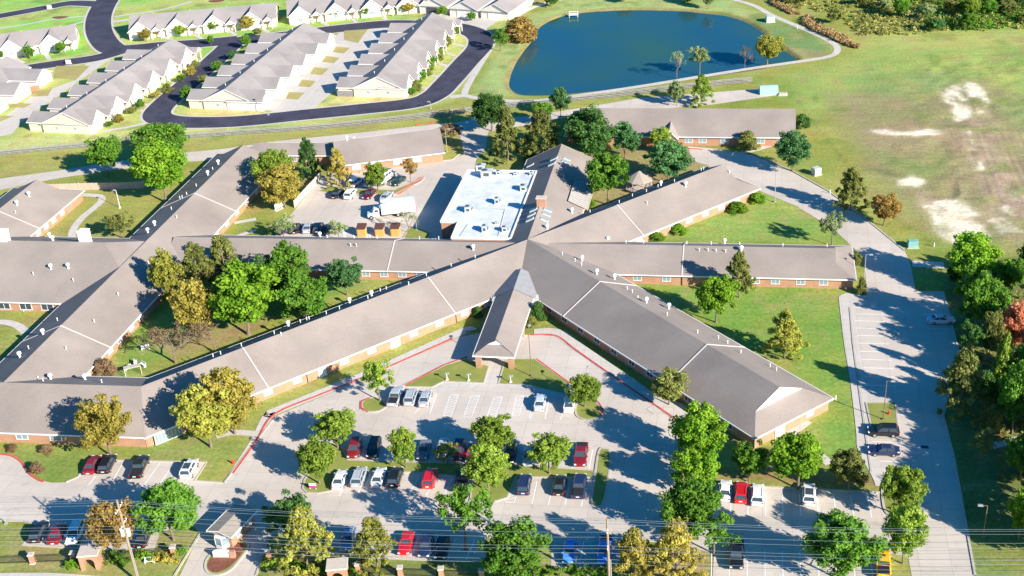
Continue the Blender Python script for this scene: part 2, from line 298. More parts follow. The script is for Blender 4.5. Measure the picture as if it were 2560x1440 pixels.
def patch(pts, col, soft=3.0, k=1.0, jag=1.0, col2=None, sm=False, brk=0):
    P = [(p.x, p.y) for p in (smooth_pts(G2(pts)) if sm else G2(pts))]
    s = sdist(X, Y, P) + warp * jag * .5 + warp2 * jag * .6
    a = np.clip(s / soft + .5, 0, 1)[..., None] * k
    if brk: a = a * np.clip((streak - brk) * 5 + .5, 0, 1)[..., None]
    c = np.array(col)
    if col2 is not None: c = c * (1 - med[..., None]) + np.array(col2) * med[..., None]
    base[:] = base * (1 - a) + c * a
# housing lawns: yellow-green
patch([(-400, -60), (1320, -60), (1240, 120), (1120, 255), (700, 330), (0, 385), (-400, 420)], (.24, .30, .085), 5, 1, .5, (.36, .35, .12))
patch([(0, 40), (260, 20), (640, -30), (300, -60), (-100, -60)], (.17, .33, .07), 4, .8); patch([(0, 60), (215, 30), (225, 80), (0, 120)], (.2, .36, .08), 4, .9)
patch([(300, 40), (330, 100), (690, 100), (1000, 50), (1030, 0), (680, 0)], (.17, .32, .06), 2, .6)
patch([(500, 110), (570, 118), (540, 150), (505, 150)], (.17, .34, .06), 1, .9); patch([(190, 75), (225, 95), (230, 130), (120, 150), (60, 150)], (.17, .33, .06), 1, .9)
patch([(450, 285), (500, 272), (700, 272), (720, 262), (1060, 250), (1090, 236), (1100, 225), (1060, 262), (500, 305)], (.42, .36, .14), 1.5, .95, .4)
patch([(780, 285), (860, 228), (1080, 240), (1060, 262), (780, 290)], (.44, .38, .15), 1.2, .95, .4)
patch([(1060, 240), (1130, 130), (1180, 80), (1120, 95), (1020, 235)], (.34, .36, .11), 2, .9, .4)
# between the fence and the complex
patch([(0, 350), (240, 330), (420, 318), (520, 322), (420, 340), (0, 372)], (.36, .36, .14), 2, .9)
patch([(0, 390), (500, 345), (1110, 292), (1120, 305), (600, 365), (200, 410), (0, 440)], (.26, .24, .07), 2, .9)
# pond surroundings
patch([(1180, 240), (1230, 150), (1290, 60), (1420, 0), (1800, -10), (1960, 60), (2090, 120), (1960, 150), (1880, 90), (1700, 30), (1480, 30), (1350, 70), (1280, 200), (1320, 240)], (.21, .28, .10), 4, .9, .6, (.30, .33, .13))
patch([(1870, 30), (2000, 70), (2080, 120), (2040, 140), (1960, 120), (1890, 70)], (.11, .17, .06), 3, .8)
patch([(1930, 110), (2040, 125), (2060, 138), (1980, 155), (1960, 130)], (.24, .19, .10), 2, .7)
# field: green band, then brown worn ground
patch([(1960, 190), (2130, 150), (2200, 90), (2600, 60), (2760, 120), (2700, 260), (2300, 200), (2000, 300)], (.17, .24, .06), 8, .9, 1.2, (.27, .29, .09))
patch([(2140, 110), (2260, 90), (2700, 70), (2700, 115), (2300, 125)], (.30, .29, .09), 6, .7, 1.2)
patch([(2110, 230), (2330, 185), (2470, 205), (2700, 300), (2760, 700), (2580, 640), (2400, 600), (2300, 560), (2210, 480), (2130, 370), (2080, 280)], (.25, .185, .105), 9, .95, 1.8, (.19, .185, .08))
patch([(2330, 300), (2420, 310), (2560, 420), (2700, 500), (2700, 660), (2560, 600), (2480, 540), (2380, 420)], (.25, .18, .11), 8, .8, 1.6)
patch([(2140, 190), (2400, 170), (2420, 215), (2280, 250), (2120, 230)], (.16, .22, .07), 7, .7, 1.8)
patch([(2200, 370), (2320, 350), (2380, 400), (2320, 470), (2240, 440)], (.16, .19, .06), 7, .7, 1.6); patch([(2480, 250), (2640, 230), (2700, 420), (2560, 330)], (.19, .23, .08), 9, .8, 1.4)
patch([(2410, 300), (2470, 290), (2560, 480), (2600, 560), (2520, 570)], (.32, .23, .15), 7, .6, 1.6)
patch([(2150, 330), (2300, 300), (2380, 330), (2300, 400), (2170, 370)], (.28, .20, .12), 6, .6, 1.6)
for q in ([(2460, 380), (2478, 380), (2520, 520), (2500, 520)], [(2505, 420), (2520, 420), (2550, 500), (2535, 500)], [(2440, 300), (2452, 300), (2475, 370), (2462, 370)], [(2540, 470), (2560, 470), (2585, 560), (2560, 560)], [(2330, 540), (2350, 520), (2300, 480), (2290, 500)]): patch(q, (.42, .33, .22), 3, .7, 1.2, brk=.48)
for k in range(16):
    x0 = 2400 + k * 11; patch([(x0, 330), (x0 + 5, 330), (x0 + 115, 590), (x0 + 107, 590)], (.17, .13, .075) if k % 2 else (.40, .31, .21), 1.6, .5, .5)
sand = (.62, .52, .40); sand2 = (.40, .31, .21)
for P_ in ([(2364, 222), (2385, 212), (2402, 218), (2412, 245), (2430, 275), (2424, 290), (2395, 310), (2380, 300), (2385, 270), (2366, 235)], [(2420, 208), (2455, 207), (2460, 235), (2475, 280), (2478, 290), (2466, 285), (2455, 245), (2425, 240), (2412, 225)],
           [(2436, 260), (2450, 272), (2457, 285), (2446, 285)], [(2308, 515), (2370, 510), (2395, 530), (2440, 560), (2475, 595), (2440, 608), (2400, 612), (2370, 600), (2330, 560), (2325, 535)], [(2415, 330), (2424, 330), (2436, 372), (2428, 372)], [(2500, 520), (2515, 515), (2535, 540), (2520, 545)], [(2470, 345), (2480, 345), (2500, 380), (2490, 382)], [(2340, 505), (2400, 498), (2440, 540), (2380, 545)], [(2484, 555), (2540, 548), (2560, 570), (2600, 580), (2500, 585)],
           [(2165, 325), (2215, 322), (2230, 330), (2175, 331)], [(2200, 333), (2265, 333), (2290, 336), (2240, 339)], [(2245, 450), (2275, 443), (2300, 452), (2285, 465), (2250, 462)], [(2446, 402), (2456, 402), (2462, 430), (2452, 428)], [(2296, 330), (2355, 326), (2358, 333), (2300, 335)]):
    patch(P_, sand2, 4.5, .75, 1.4, brk=.43); patch(P_, sand, 1.0, .92, 1.2, brk=.41)
patch([(2395, 445), (2405, 447), (2402, 485), (2380, 500), (2385, 480)], (.07, .07, .04), 1.2, .8, .6); patch([(2400, 450), (2415, 470), (2420, 490), (2405, 495)], (.38, .30, .16), 1.5, .8, .8)
patch([(2170, 418), (2230, 430), (2260, 442), (2220, 440)], (.12, .12, .06), 2, .7, .8)
for k, (a0, a1) in enumerate([((1990, 250), (2075, 360)), ((2075, 360), (2200, 520)), ((2200, 520), (2330, 610))]):      # mown edge
    patch([a0, (a0[0] + 5, a0[1]), (a1[0] + 5, a1[1]), a1], (.10, .12, .035), .9, .65, .3)
# complex lawns
patch([(1700, 600), (1560, 600), (1700, 570), (1920, 480), (2060, 560), (2120, 612)], (.15, .23, .05), 3, .85, .5, (.22, .27, .07))
patch([(1600, 712), (2150, 720), (2105, 740), (2130, 900), (2170, 1180), (2080, 1190), (2030, 1120), (2070, 1000), (1900, 880)], (.11, .20, .035), 4, .9, .6, (.17, .24, .05))
patch([(1900, 880), (1990, 890), (2010, 920), (1950, 930)], (.26, .22, .07), 3, .7)
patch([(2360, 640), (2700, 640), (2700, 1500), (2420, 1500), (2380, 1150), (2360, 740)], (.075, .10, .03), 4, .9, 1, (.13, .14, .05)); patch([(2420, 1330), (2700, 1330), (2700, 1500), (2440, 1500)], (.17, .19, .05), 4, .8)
for q in ((2470, 1000), (2380, 760), (2450, 900), (2480, 1080), (2520, 1060), (2400, 830)): patch([(q[0] - 14, q[1] - 8), (q[0] + 14, q[1] - 8), (q[0] + 20, q[1] + 10), (q[0] - 14, q[1] + 10)], (.32, .13, .06), 3, .6, 1.5)
patch([(0, 1095), (600, 1095), (620, 1130), (500, 1200), (60, 1200), (0, 1130)], (.15, .19, .045), 3, .9, .4, (.20, .22, .06))
patch([(640, 1000), (1150, 800), (1180, 830), (680, 1040)], (.26, .25, .07), 1.5, .9, .3); patch([(1000, 960), (1200, 900), (1420, 900), (1430, 990), (1100, 965)], (.15, .18, .05), 2, .8, .3)
patch([(1790, 1200), (2210, 1225), (2200, 1190), (1990, 1170), (1800, 1170)], (.22, .14, .06), 2, .8, .6); patch([(0, 1320), (500, 1330), (440, 1440), (0, 1440)], (.16, .17, .05), 2, .8, .5, (.24, .22, .08))
patch([(640, 1400), (1780, 1400), (1800, 1500), (600, 1500)], (.13, .14, .045), 2, .8, .5); patch([(1620, 1370), (1780, 1370), (1770, 1450), (1640, 1450)], (.30, .20, .11), 2, .8, .5)
patch([(570, 560), (730, 500), (800, 450), (640, 440), (600, 520)], (.28, .22, .07), 3, .7); patch([(200, 440), (500, 440), (400, 600), (60, 610)], (.21, .21, .05), 3, .8, .6, (.29, .25, .08)); patch([(270, 780), (640, 680), (900, 700), (980, 690), (300, 940)], (.13, .21, .04), 3, .8)
patch([(380, 850), (700, 790), (600, 850), (420, 900)], (.28, .17, .10), 2, .6, 1)
patch([(1560, 350), (1760, 350), (1760, 420), (1600, 500), (1500, 520), (1480, 450)], (.24, .17, .09), 3, .7, 1)
# pond basin
SD = sdist(X, Y, [(p.x, p.y) for p in POND])
Z = np.where(SD > -2.0, -np.clip((SD + 1.2) * .45, 0, 1.6), 0.0)
mud = np.clip((SD + 2.2) / 1.2 + (fine - .5), 0, 1)[..., None] * .8; base = base * (1 - mud) + np.array([.17, .12, .05]) * mud
# undulation outside the built area
und = np.clip((sdist(X, Y, [(p.x, p.y) for p in G2([(2160, 150), (2800, 60), (3000, 800), (2600, 640), (2400, 600), (2150, 400)])])) / 15, 0, 1); Z += und * (fbm(X, Y, 25, 77) - .5) * 1.6 + und * (fine - .5) * .5
spot = np.clip((fbm(X, Y, 5, 91, 4) - .60) * 9, 0, 1)[..., None] * .5; base = base * (1 - spot) + np.array([.26, .21, .09]) * spot
spot = np.clip((fbm(X, Y, 7, 191, 4) - .62) * 9, 0, 1)[..., None] * .45; base = base * (1 - spot) + np.array([.10, .15, .03]) * spot
base *= (1.26 + .28 * fine)[..., None] * np.array([.98, 1.03, 1.0])
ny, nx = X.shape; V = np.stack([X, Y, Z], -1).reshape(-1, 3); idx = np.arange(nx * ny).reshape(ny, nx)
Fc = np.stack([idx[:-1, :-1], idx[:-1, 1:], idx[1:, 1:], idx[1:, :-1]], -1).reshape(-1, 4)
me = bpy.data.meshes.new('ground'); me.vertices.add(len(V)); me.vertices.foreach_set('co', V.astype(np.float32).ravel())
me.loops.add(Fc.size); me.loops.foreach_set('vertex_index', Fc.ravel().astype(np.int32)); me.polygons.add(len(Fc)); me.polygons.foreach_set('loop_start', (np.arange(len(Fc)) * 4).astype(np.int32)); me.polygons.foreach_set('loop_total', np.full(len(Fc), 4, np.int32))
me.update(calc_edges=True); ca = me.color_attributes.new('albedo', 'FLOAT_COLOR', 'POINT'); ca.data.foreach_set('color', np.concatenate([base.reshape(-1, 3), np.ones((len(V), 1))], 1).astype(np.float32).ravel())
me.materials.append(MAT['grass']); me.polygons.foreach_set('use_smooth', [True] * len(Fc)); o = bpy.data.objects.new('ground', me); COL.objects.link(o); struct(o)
mb = MB(); mb.prism([p + (p - Vector((15, 140))).normalized() * 1.5 for p in POND], -.5, -.5); struct(mb.build('pond_water', 'water'))

def sheet(name, polys, z, material, thick=0.0):
    mb = MB()
    for P_ in polys: mb.prism(P_, z - thick if thick else z, z)
    return struct(mb.build(name, material))
# asphalt loop of the cottage estate
def road(name, pts, w, closed=False, z=.02, kerb=True, m='asphalt'):
    c = smooth_pts(G2(pts), closed, 6); mb = MB(); ribbon(mb, c, w, z, closed); o = struct(mb.build(name, m))
    return c
LOOP = [(590, 104), (640, 97), (760, 82), (880, 68), (975, 60), (1080, 63), (1150, 70), (1196, 88), (1200, 115), (1165, 155), (1120, 205), (1085, 238), (1030, 258), (900, 273), (760, 287), (600, 303), (480, 306), (412, 300), (392, 285), (412, 258), (465, 212), (520, 165), (560, 128)]
R = []
mbk = MB()
for nm, pts, w, cl in (('loop_road', LOOP, 8.2, True), ('entry_road', [(300, -40), (262, 10), (246, 50), (252, 90), (282, 122), (330, 122), (400, 115), (480, 110), (590, 100)], 9.0, False), ('side_road', [(300, 128), (240, 145), (150, 158), (60, 172), (-60, 195)], 7.0, False), ('far_road', [(262, 12), (180, 8), (110, 20), (0, 40), (-80, 55)], 6.5, False)):
    c = smooth_pts(G2(pts), cl, 6)
    mbr = MB(); ribbon(mbr, c, w, .03 + .004 * len(R), cl); struct(mbr.build(nm, 'asphalt')); R.append(nm)
    ribbon(mbk, c, w + 1.5, .012 + .002 * len(R), cl)
struct(mbk.build('road_edge_kerb', 'concrete_pale'))
# ---- concrete
MAINLOT = [(-60, 1134), (0, 1136), (30, 1141), (55, 1158), (70, 1182), (95, 1200), (130, 1207), (165, 1206), (195, 1193), (225, 1150), (517, 1157), (487, 1203), (560, 1207), (690, 1040), (932, 938), (1150, 842), (1175, 838), (1200, 833), (1390, 840), (1440, 878), (1702, 1058), (1694, 1140), (1690, 1200), (1648, 1290), (1680, 1325), (1765, 1320), (1785, 1285), (1788, 1212), (2200, 1232), (2206, 1275), (2225, 1285), (2285, 1290), (2278, 1265), (2215, 1205),
           (2178, 1180), (2152, 1000), (2133, 860), (2120, 745), (2168, 748), (2160, 640), (2275, 655), (2290, 730), (2358, 730), (2400, 890), (2358, 1040), (2386, 1150), (2440, 1470), (2285, 1470), (2270, 1390), (2220, 1385), (2200, 1470), (1780, 1470), (1785, 1385), (1700, 1360), (1560, 1350), (1545, 1418), (1378, 1418), (1378, 1350), (1215, 1345), (1215, 1403), (1100, 1402), (820, 1390), (832, 1335), (720, 1325), (672, 1345), (628, 1480), (430, 1480), (500, 1335), (480, 1312), (400, 1330), (385, 1378), (205, 1372), (55, 1362), (98, 1318), (60, 1302), (-60, 1300)]
ml = G2(MAINLOT)
sheet('parking_lot_pavement', [ml], .03, 'concrete')
ROADN = [(2160, 644), (2080, 570), (1990, 515), (1900, 478), (1830, 440), (1790, 420), (1740, 405), (1725, 385), (1720, 366), (1790, 372), (1880, 388), (1980, 430), (2070, 480), (2170, 555), (2262, 628), (2275, 657)]
sheet('service_road', [G2(ROADN)], .034, 'concrete')
SLOT = [(735, 527), (800, 447), (830, 430), (900, 432), (975, 415), (1130, 400), (1160, 385), (1150, 340), (1120, 310), (1180, 298), (1330, 290), (1420, 275), (1500, 262), (1600, 245), (1900, 222), (1965, 235), (1780, 262), (1440, 290), (1330, 310), (1220, 330), (1215, 372), (1190, 400), (1185, 430), (1120, 550), (1135, 603), (1060, 602), (900, 605), (690, 598), (690, 560), (720, 545)]
sheet('service_yard_pavement', [G2(SLOT)], .03, 'concrete')
sheet('back_drive', [G2([(-60, 455), (0, 447), (150, 426), (235, 412), (400, 388), (560, 372), (700, 352), (900, 332), (1110, 308), (1120, 318), (900, 345), (700, 372), (560, 398), (400, 410), (250, 430), (150, 445), (0, 475), (-60, 482)])], .032, 'concrete')
# cottage courts
sheet('cottage_court_pavement', [G2([(688, 302), (700, 285), (650, 270), (850, 80), (880, 74), (990, 62), (1000, 75), (870, 228), (835, 228), (795, 262), (762, 292)]), G2([(-40, 350), (30, 335), (60, 300), (330, 110), (300, 128), (215, 160), (190, 200), (80, 240), (-40, 330)]), G2([(1040, 62), (1070, 30), (1300, -10), (1300, 20), (1210, 75), (1160, 62)])], .026, 'concrete_pale')
# estate walks
mb = MB()
for P_, w in ([(1228, 118), (1195, 170), (1163, 228), (1175, 242), (1240, 250), (1330, 252), (1450, 238), (1600, 216), (1760, 190), (1900, 168), (2010, 152), (2070, 142), (2092, 130), (2088, 112), (2050, 90), (2000, 68), (1930, 38), (1880, 12), (1800, -10)], 2.0), ([(1290, 42), (1330, 20), (1380, 4), (1440, -8)], 2.0), ([(1163, 238), (1125, 243)], 2.5), ([(0, 70), (60, 62), (120, 50), (215, 40)], 1.4), ([(170, 65), (215, 52)], 1.4), ([(285, 42), (400, 25), (480, 4)], 1.6), ([(280, 55), (330, 48)], 2.6):
    c = smooth_pts(G2(P_), False, 6); ez_ = globals().get('ez_', .016) + .0023; ribbon(mb, c, w, ez_)
for P_ in ([(388, 85), (425, 98)], [(486, 86), (505, 97)], [(575, 78), (590, 88)], [(655, 70), (672, 82)], [(732, 55), (745, 66)], [(800, 50), (820, 64)], [(875, 38), (890, 56)], [(950, 28), (965, 50)], [(35, 145), (60, 158)], [(110, 130), (125, 150)], [(350, 276), (380, 280)], [(340, 258), (400, 268)], [(435, 205), (475, 217)], [(445, 193), (480, 203)], [(500, 150), (530, 158)], [(1048, 218), (1075, 222)], [(1075, 188), (1100, 193)], [(1095, 158), (1120, 166)], [(1115, 132), (1140, 140)], [(1130, 108), (1160, 116)], [(255, 328), (320, 318), (385, 303)]):
    ribbon(mb, G2(P_) if len(P_) < 3 else smooth_pts(G2(P_), False), 1.5, .0275)
struct(mb.build('estate_walks', 'concrete_pale'))
# complex walks
mb = MB(); fz = .037
for P_, w in ([(180, 606), (183, 575), (205, 545), (235, 520), (255, 500), (245, 490), (205, 487)], 1.9), ([(-20, 806), (15, 806), (45, 815), (66, 832)], 1.9), ([(1243, 905), (1226, 968)], 3.6), ([(585, 558), (640, 548)], 1.6), ([(640, 575), (590, 592)], 1.4), ([(1845, 385), (1900, 372), (1960, 350)], 1.6), ([(2135, 790), (2112, 742), (2165, 745)], 2.0), ([(2018, 1052), (1975, 1085)], 2.0), ([(2030, 1125), (2075, 1160)], 1.8), ([(2113, 742), (2128, 860), (2145, 960), (2160, 1080), (2165, 1125), (2200, 1190), (2210, 1215)], 2.6), ([(575, 1208), (605, 1160), (640, 1105), (672, 1040), (690, 1028), (930, 930), (1150, 832), (1180, 828)], 2.3), ([(1335, 832), (1392, 832), (1445, 868), (1700, 1045)], 2.6), ([(640, 1085), (580, 1082), (540, 1092)], 1.6), ([(2280, 660), (2360, 664)], 2.8), ([(1700, 1050), (1690, 1030)], 2), ([(2470, 1118), (2520, 1105), (2600, 1090)], 1.8), ([(1625, 1030), (1680, 1010), (1720, 1040)], 2.2), ([(-40, 1441), (120, 1440), (300, 1452)], 1.2), ([(1080, 980), (1180, 962), (1330, 968), (1410, 992)], 2.0):
    c = smooth_pts(G2(P_), False, 5) if len(P_) > 2 else G2(P_); fz += .003; ribbon(mb, c, w, fz)
struct(mb.build('footpaths', 'concrete_pale'))
# islands and inner lawns: kerb ring and raised turf
KERB = MB(); ISL = MB(); ISLD = MB()
def island(pts, sm=True, dry=False, kerb=True, n=4):
    P_ = smooth_pts(G2(pts), True, n) if sm else G2(pts)
    ar = sum(P_[i].x * P_[(i + 1) % len(P_)].y - P_[(i + 1) % len(P_)].x * P_[i].y for i in range(len(P_)))
    if ar < 0: P_.reverse()
    if kerb: ribbon(KERB, P_, .36, .16, True, 0, .15)
    (ISLD if dry else ISL).prism(P_, .0, .13)
island([(908, 1024), (905, 1008), (918, 998), (940, 996), (960, 1005), (964, 1018), (945, 1029), (920, 1030)])
island([(1444, 1008), (1440, 1035), (1455, 1048), (1480, 1050), (1500, 1043), (1505, 1028), (1492, 1008), (1478, 998)])
island([(757, 1222), (762, 1200), (800, 1150), (815, 1115), (845, 1108), (858, 1125), (870, 1151), (1060, 1157), (1290, 1163), (1482, 1177), (1484, 1196), (1290, 1193), (1268, 1245), (1240, 1254), (1176, 1252), (1182, 1197), (1060, 1183), (880, 1178), (838, 1182), (828, 1228), (795, 1234), (768, 1233)], False)
island([(1497, 1130), (1510, 1122), (1526, 1133), (1522, 1190), (1508, 1258), (1492, 1266), (1479, 1255), (1486, 1200)], True)
island([(1112, 914), (1165, 898), (1222, 917), (1209, 959), (1108, 955), (1080, 969), (1004, 967)], False)
island([(1262, 905), (1290, 898), (1337, 898), (1425, 960), (1408, 986), (1320, 964), (1246, 961)], False)
island([(515, 1425), (520, 1395), (560, 1362), (600, 1350), (622, 1365), (600, 1400), (570, 1430), (535, 1438)])
island([(2165, 1008), (2238, 1008), (2245, 1068), (2178, 1068)], False); island([(2212, 1205), (2270, 1240), (2284, 1275), (2275, 1292), (2225, 1290), (2208, 1260)])
island([(795, 478), (830, 466), (900, 474), (985, 476), (1040, 452), (1062, 444), (1052, 455), (985, 487), (900, 486), (830, 484)], False)
island([(1010, 592), (1027, 566), (1076, 582), (1070, 603), (1012, 605)], False)
KERB.build('island_kerbs', 'kerb_concrete'); bpy.data.objects['island_kerbs']['kind'] = 'structure'
struct(ISL.build('turf', 'lawn'))
# raised kerb along the lot edges and painted red kerbs
mb = MB(); mr_ = MB()
for P_ in ([(165, 1206), (195, 1193), (225, 1150), (517, 1157), (487, 1203), (560, 1208)], [(560, 1208), (690, 1040)], [(1694, 1062), (1690, 1200)], [(1788, 1212), (2200, 1232)], [(2125, 770), (2133, 860), (2152, 1000), (2178, 1180)], [(2288, 730), (2358, 730), (2400, 890), (2358, 1040), (2386, 1150), (2438, 1440)], [(55, 1362), (205, 1372), (385, 1378)], [(820, 1390), (1100, 1402), (1215, 1403)], [(1378, 1418), (1545, 1418)], [(500, 1335), (436, 1440)], [(672, 1345), (640, 1440)], [(1880, 385), (1980, 427), (2070, 477), (2170, 552), (2262, 627)], [(-40, 1301), (60, 1303), (95, 1314)], [(1004, 967), (1112, 914)], [(900, 432), (975, 415), (1130, 400), (1150, 385)]):
    ribbon(mb, G2(P_), .34, .15, False, 0, .14)
struct(mb.build('lot_edge_kerbs', 'kerb_concrete'))
for P_ in ([(-40, 1133), (0, 1136), (30, 1141), (55, 1158), (70, 1182), (95, 1200), (110, 1205)], [(582, 1185), (640, 1105), (686, 1037), (805, 986), (932, 935), (1040, 888), (1132, 847)], [(1012, 965), (1110, 914), (1168, 893)], [(1330, 838), (1390, 840), (1440, 876), (1560, 960), (1698, 1055)], [(1340, 898), (1425, 960)], [(903, 1024), (903, 1005), (925, 996)], [(920, 1031), (905, 1022)], [(1480, 998), (1496, 1008), (1506, 1028), (1500, 1042)], [(1706, 371), (1755, 374)], [(1090, 306), (1040, 312)]):
    c = smooth_pts(G2(P_), False, 4) if len(P_) > 3 else G2(P_); ribbon(mr_, c, .34, .165, False, 0, .16)

struct(mr_.build('red_painted_kerbs', 'red_paint'))
mat('red_faded', (.55, .20, .13), .8, .2, .8)
mb = MB(); mb.prism(G2([(985, 486), (1050, 444), (1061, 443), (1058, 450), (1000, 486)]), .0, .145); struct(mb.build('red_painted_island_tip', 'red_faded'))
# markings
mk = MB()
def line(a, b2, w=.17, z=.045): ribbon(mk, G2([a, b2]), w, z)
for i, x in enumerate([804, 868, 912, 956, 999, 1042, 1088, 1185 - 45, 1186]): line((862 + i * 42.6 - 5 + 20, 1185 + i * 1.5), (862 + i * 42.6 - 17 + 3, 1240 + i * 1.5))
for i in range(9): line((908 + i * 43, 1110 + i * 2), (890 + i * 43, 1150 + i * 2))
for x0, y0, x1, y1 in [(1343, 1203, 1330, 1260), (1384, 1205, 1371, 1262), (1424, 1208, 1412, 1264), (1466, 1210, 1453, 1266), (1482, 1124, 1472, 1174), (1440, 1120, 1430, 1172)]: line((x0, y0), (x1, y1))
for i in range(10): line((1829 + i * 42.4, 1228 + i * 1.4), (1828 + i * 44.3 - 3, 1287 + i * 1.0))
for i in range(11): line((1779 + i * 44, 1372 + i * 1.5), (1778 + i * 45, 1450))
for i in range(11):
    y = [768, 784.5, 802, 820, 838.5, 858, 878.5, 898.5, 919.5, 941, 963, 983.5][i]; line((2128 + i * 2.9, y), (2206 + i * 3.6, y + 2.5))
line((2172, 1104), (2256, 1107)); line((2176, 1152), (2266, 1156)); line((2240, 1131), (2262, 1133))
for i in range(6): line((2290 + i * 6, 730 + i * 18.5), (2358 + i * 7, 731 + i * 18.5))
for x0, y0, x1, y1 in [(310, 1152, 278, 1210), (400, 1158, 358, 1216), (436, 1158, 394, 1218), (360, 1155, 320, 1212), (240, 1190, 222, 1212), (1092, 985, 1074, 1035), (1048, 1022, 1036, 1033), (1372, 1003, 1362, 1048), (1408, 1030, 1400, 1050), (1332, 1033, 1325, 1048), (1335, 1000, 1322, 1045), (1416, 1353, 1403, 1416), (1460, 1353, 1448, 1416), (1503, 1353, 1490, 1416), (1048, 1340, 1025, 1398), (1095, 1340, 1072, 1400), (1140, 1345, 1118, 1402), (1187, 1347, 1165, 1403), (905, 1340, 880, 1392)]: line((x0, y0), (x1, y1))
def hatch(q, n=8):
    A, B, C, D = [Vector(g(*p)).to_2d() for p in q]      # A-B top edge, D-C bottom edge
    for a, b2 in ((A, B), (B, C), (C, D), (D, A)): ribbon(mk, [a, b2], .12, .045)
    for i in range(n):
        t0 = i / n; t1 = (i + 1.3) / n
        if t1 > 1: break
        ribbon(mk, [A.lerp(D, t1), B.lerp(C, t0)], .12, .046)
for x in (1126, 1178, 1235): hatch([(x, 987 + (x - 1126) * .05), (x + 21, 987 + (x - 1126) * .05), (x + 1, 1041 + (x - 1126) * .05), (x - 19, 1039 + (x - 1126) * .05)])
hatch([(1284, 1200), (1306, 1202), (1285, 1257), (1262, 1255)]); hatch([(1290, 990), (1310, 990), (1298, 1040), (1280, 1040)]); hatch([(1296, 1118), (1322, 1118), (1312, 1160), (1290, 1160)])
struct(mk.build('parking_markings', 'white_paint'))
# grass patches set into the cottage court
mb = MB()
for P_ in ([(860, 77), (920, 73), (895, 108), (860, 100)], [(840, 116), (875, 120), (860, 134), (832, 130)], [(815, 140), (850, 145), (835, 158), (805, 155)], [(785, 168), (822, 172), (805, 188), (775, 185)], [(755, 199), (790, 203), (775, 218), (745, 216)], [(722, 230), (762, 232), (745, 249), (715, 247)], [(140, 165), (225, 165), (190, 200), (135, 195)], [(80, 230), (130, 222), (120, 240), (80, 242)], [(30, 256), (80, 260), (60, 270), (26, 268)], [(-20, 290), (35, 290), (0, 305)]):
    mb.prism(G2(P_), 0, .05)
struct(mb.build('court_grass', 'lawn_dry'))
mb = MB(); mb.prism(smooth_pts(G2([(520, 1422), (526, 1398), (565, 1366), (596, 1358), (612, 1368), (595, 1398), (565, 1424), (538, 1432)]), True, 4), .13, .15)
for q in [(150, 44, 20), (540, 3, 26)]: mb.prism(smooth_pts([Vector(g(q[0], q[1])).to_2d() + Vector((math.cos(a) * 3 * (1 + .3 * math.sin(3 * a)), math.sin(a) * 1.6)) for a in np.linspace(0, 6.28, 9)[:-1]], True, 3), .0, .08)
struct(mb.build('mulch_beds', 'mulch'))
mb = MB(); mb.box((*g(2312, 1118).to_2d(), .04), (1.2, .8, .02)); struct(mb.build('storm_drain_grate', 'grille'))

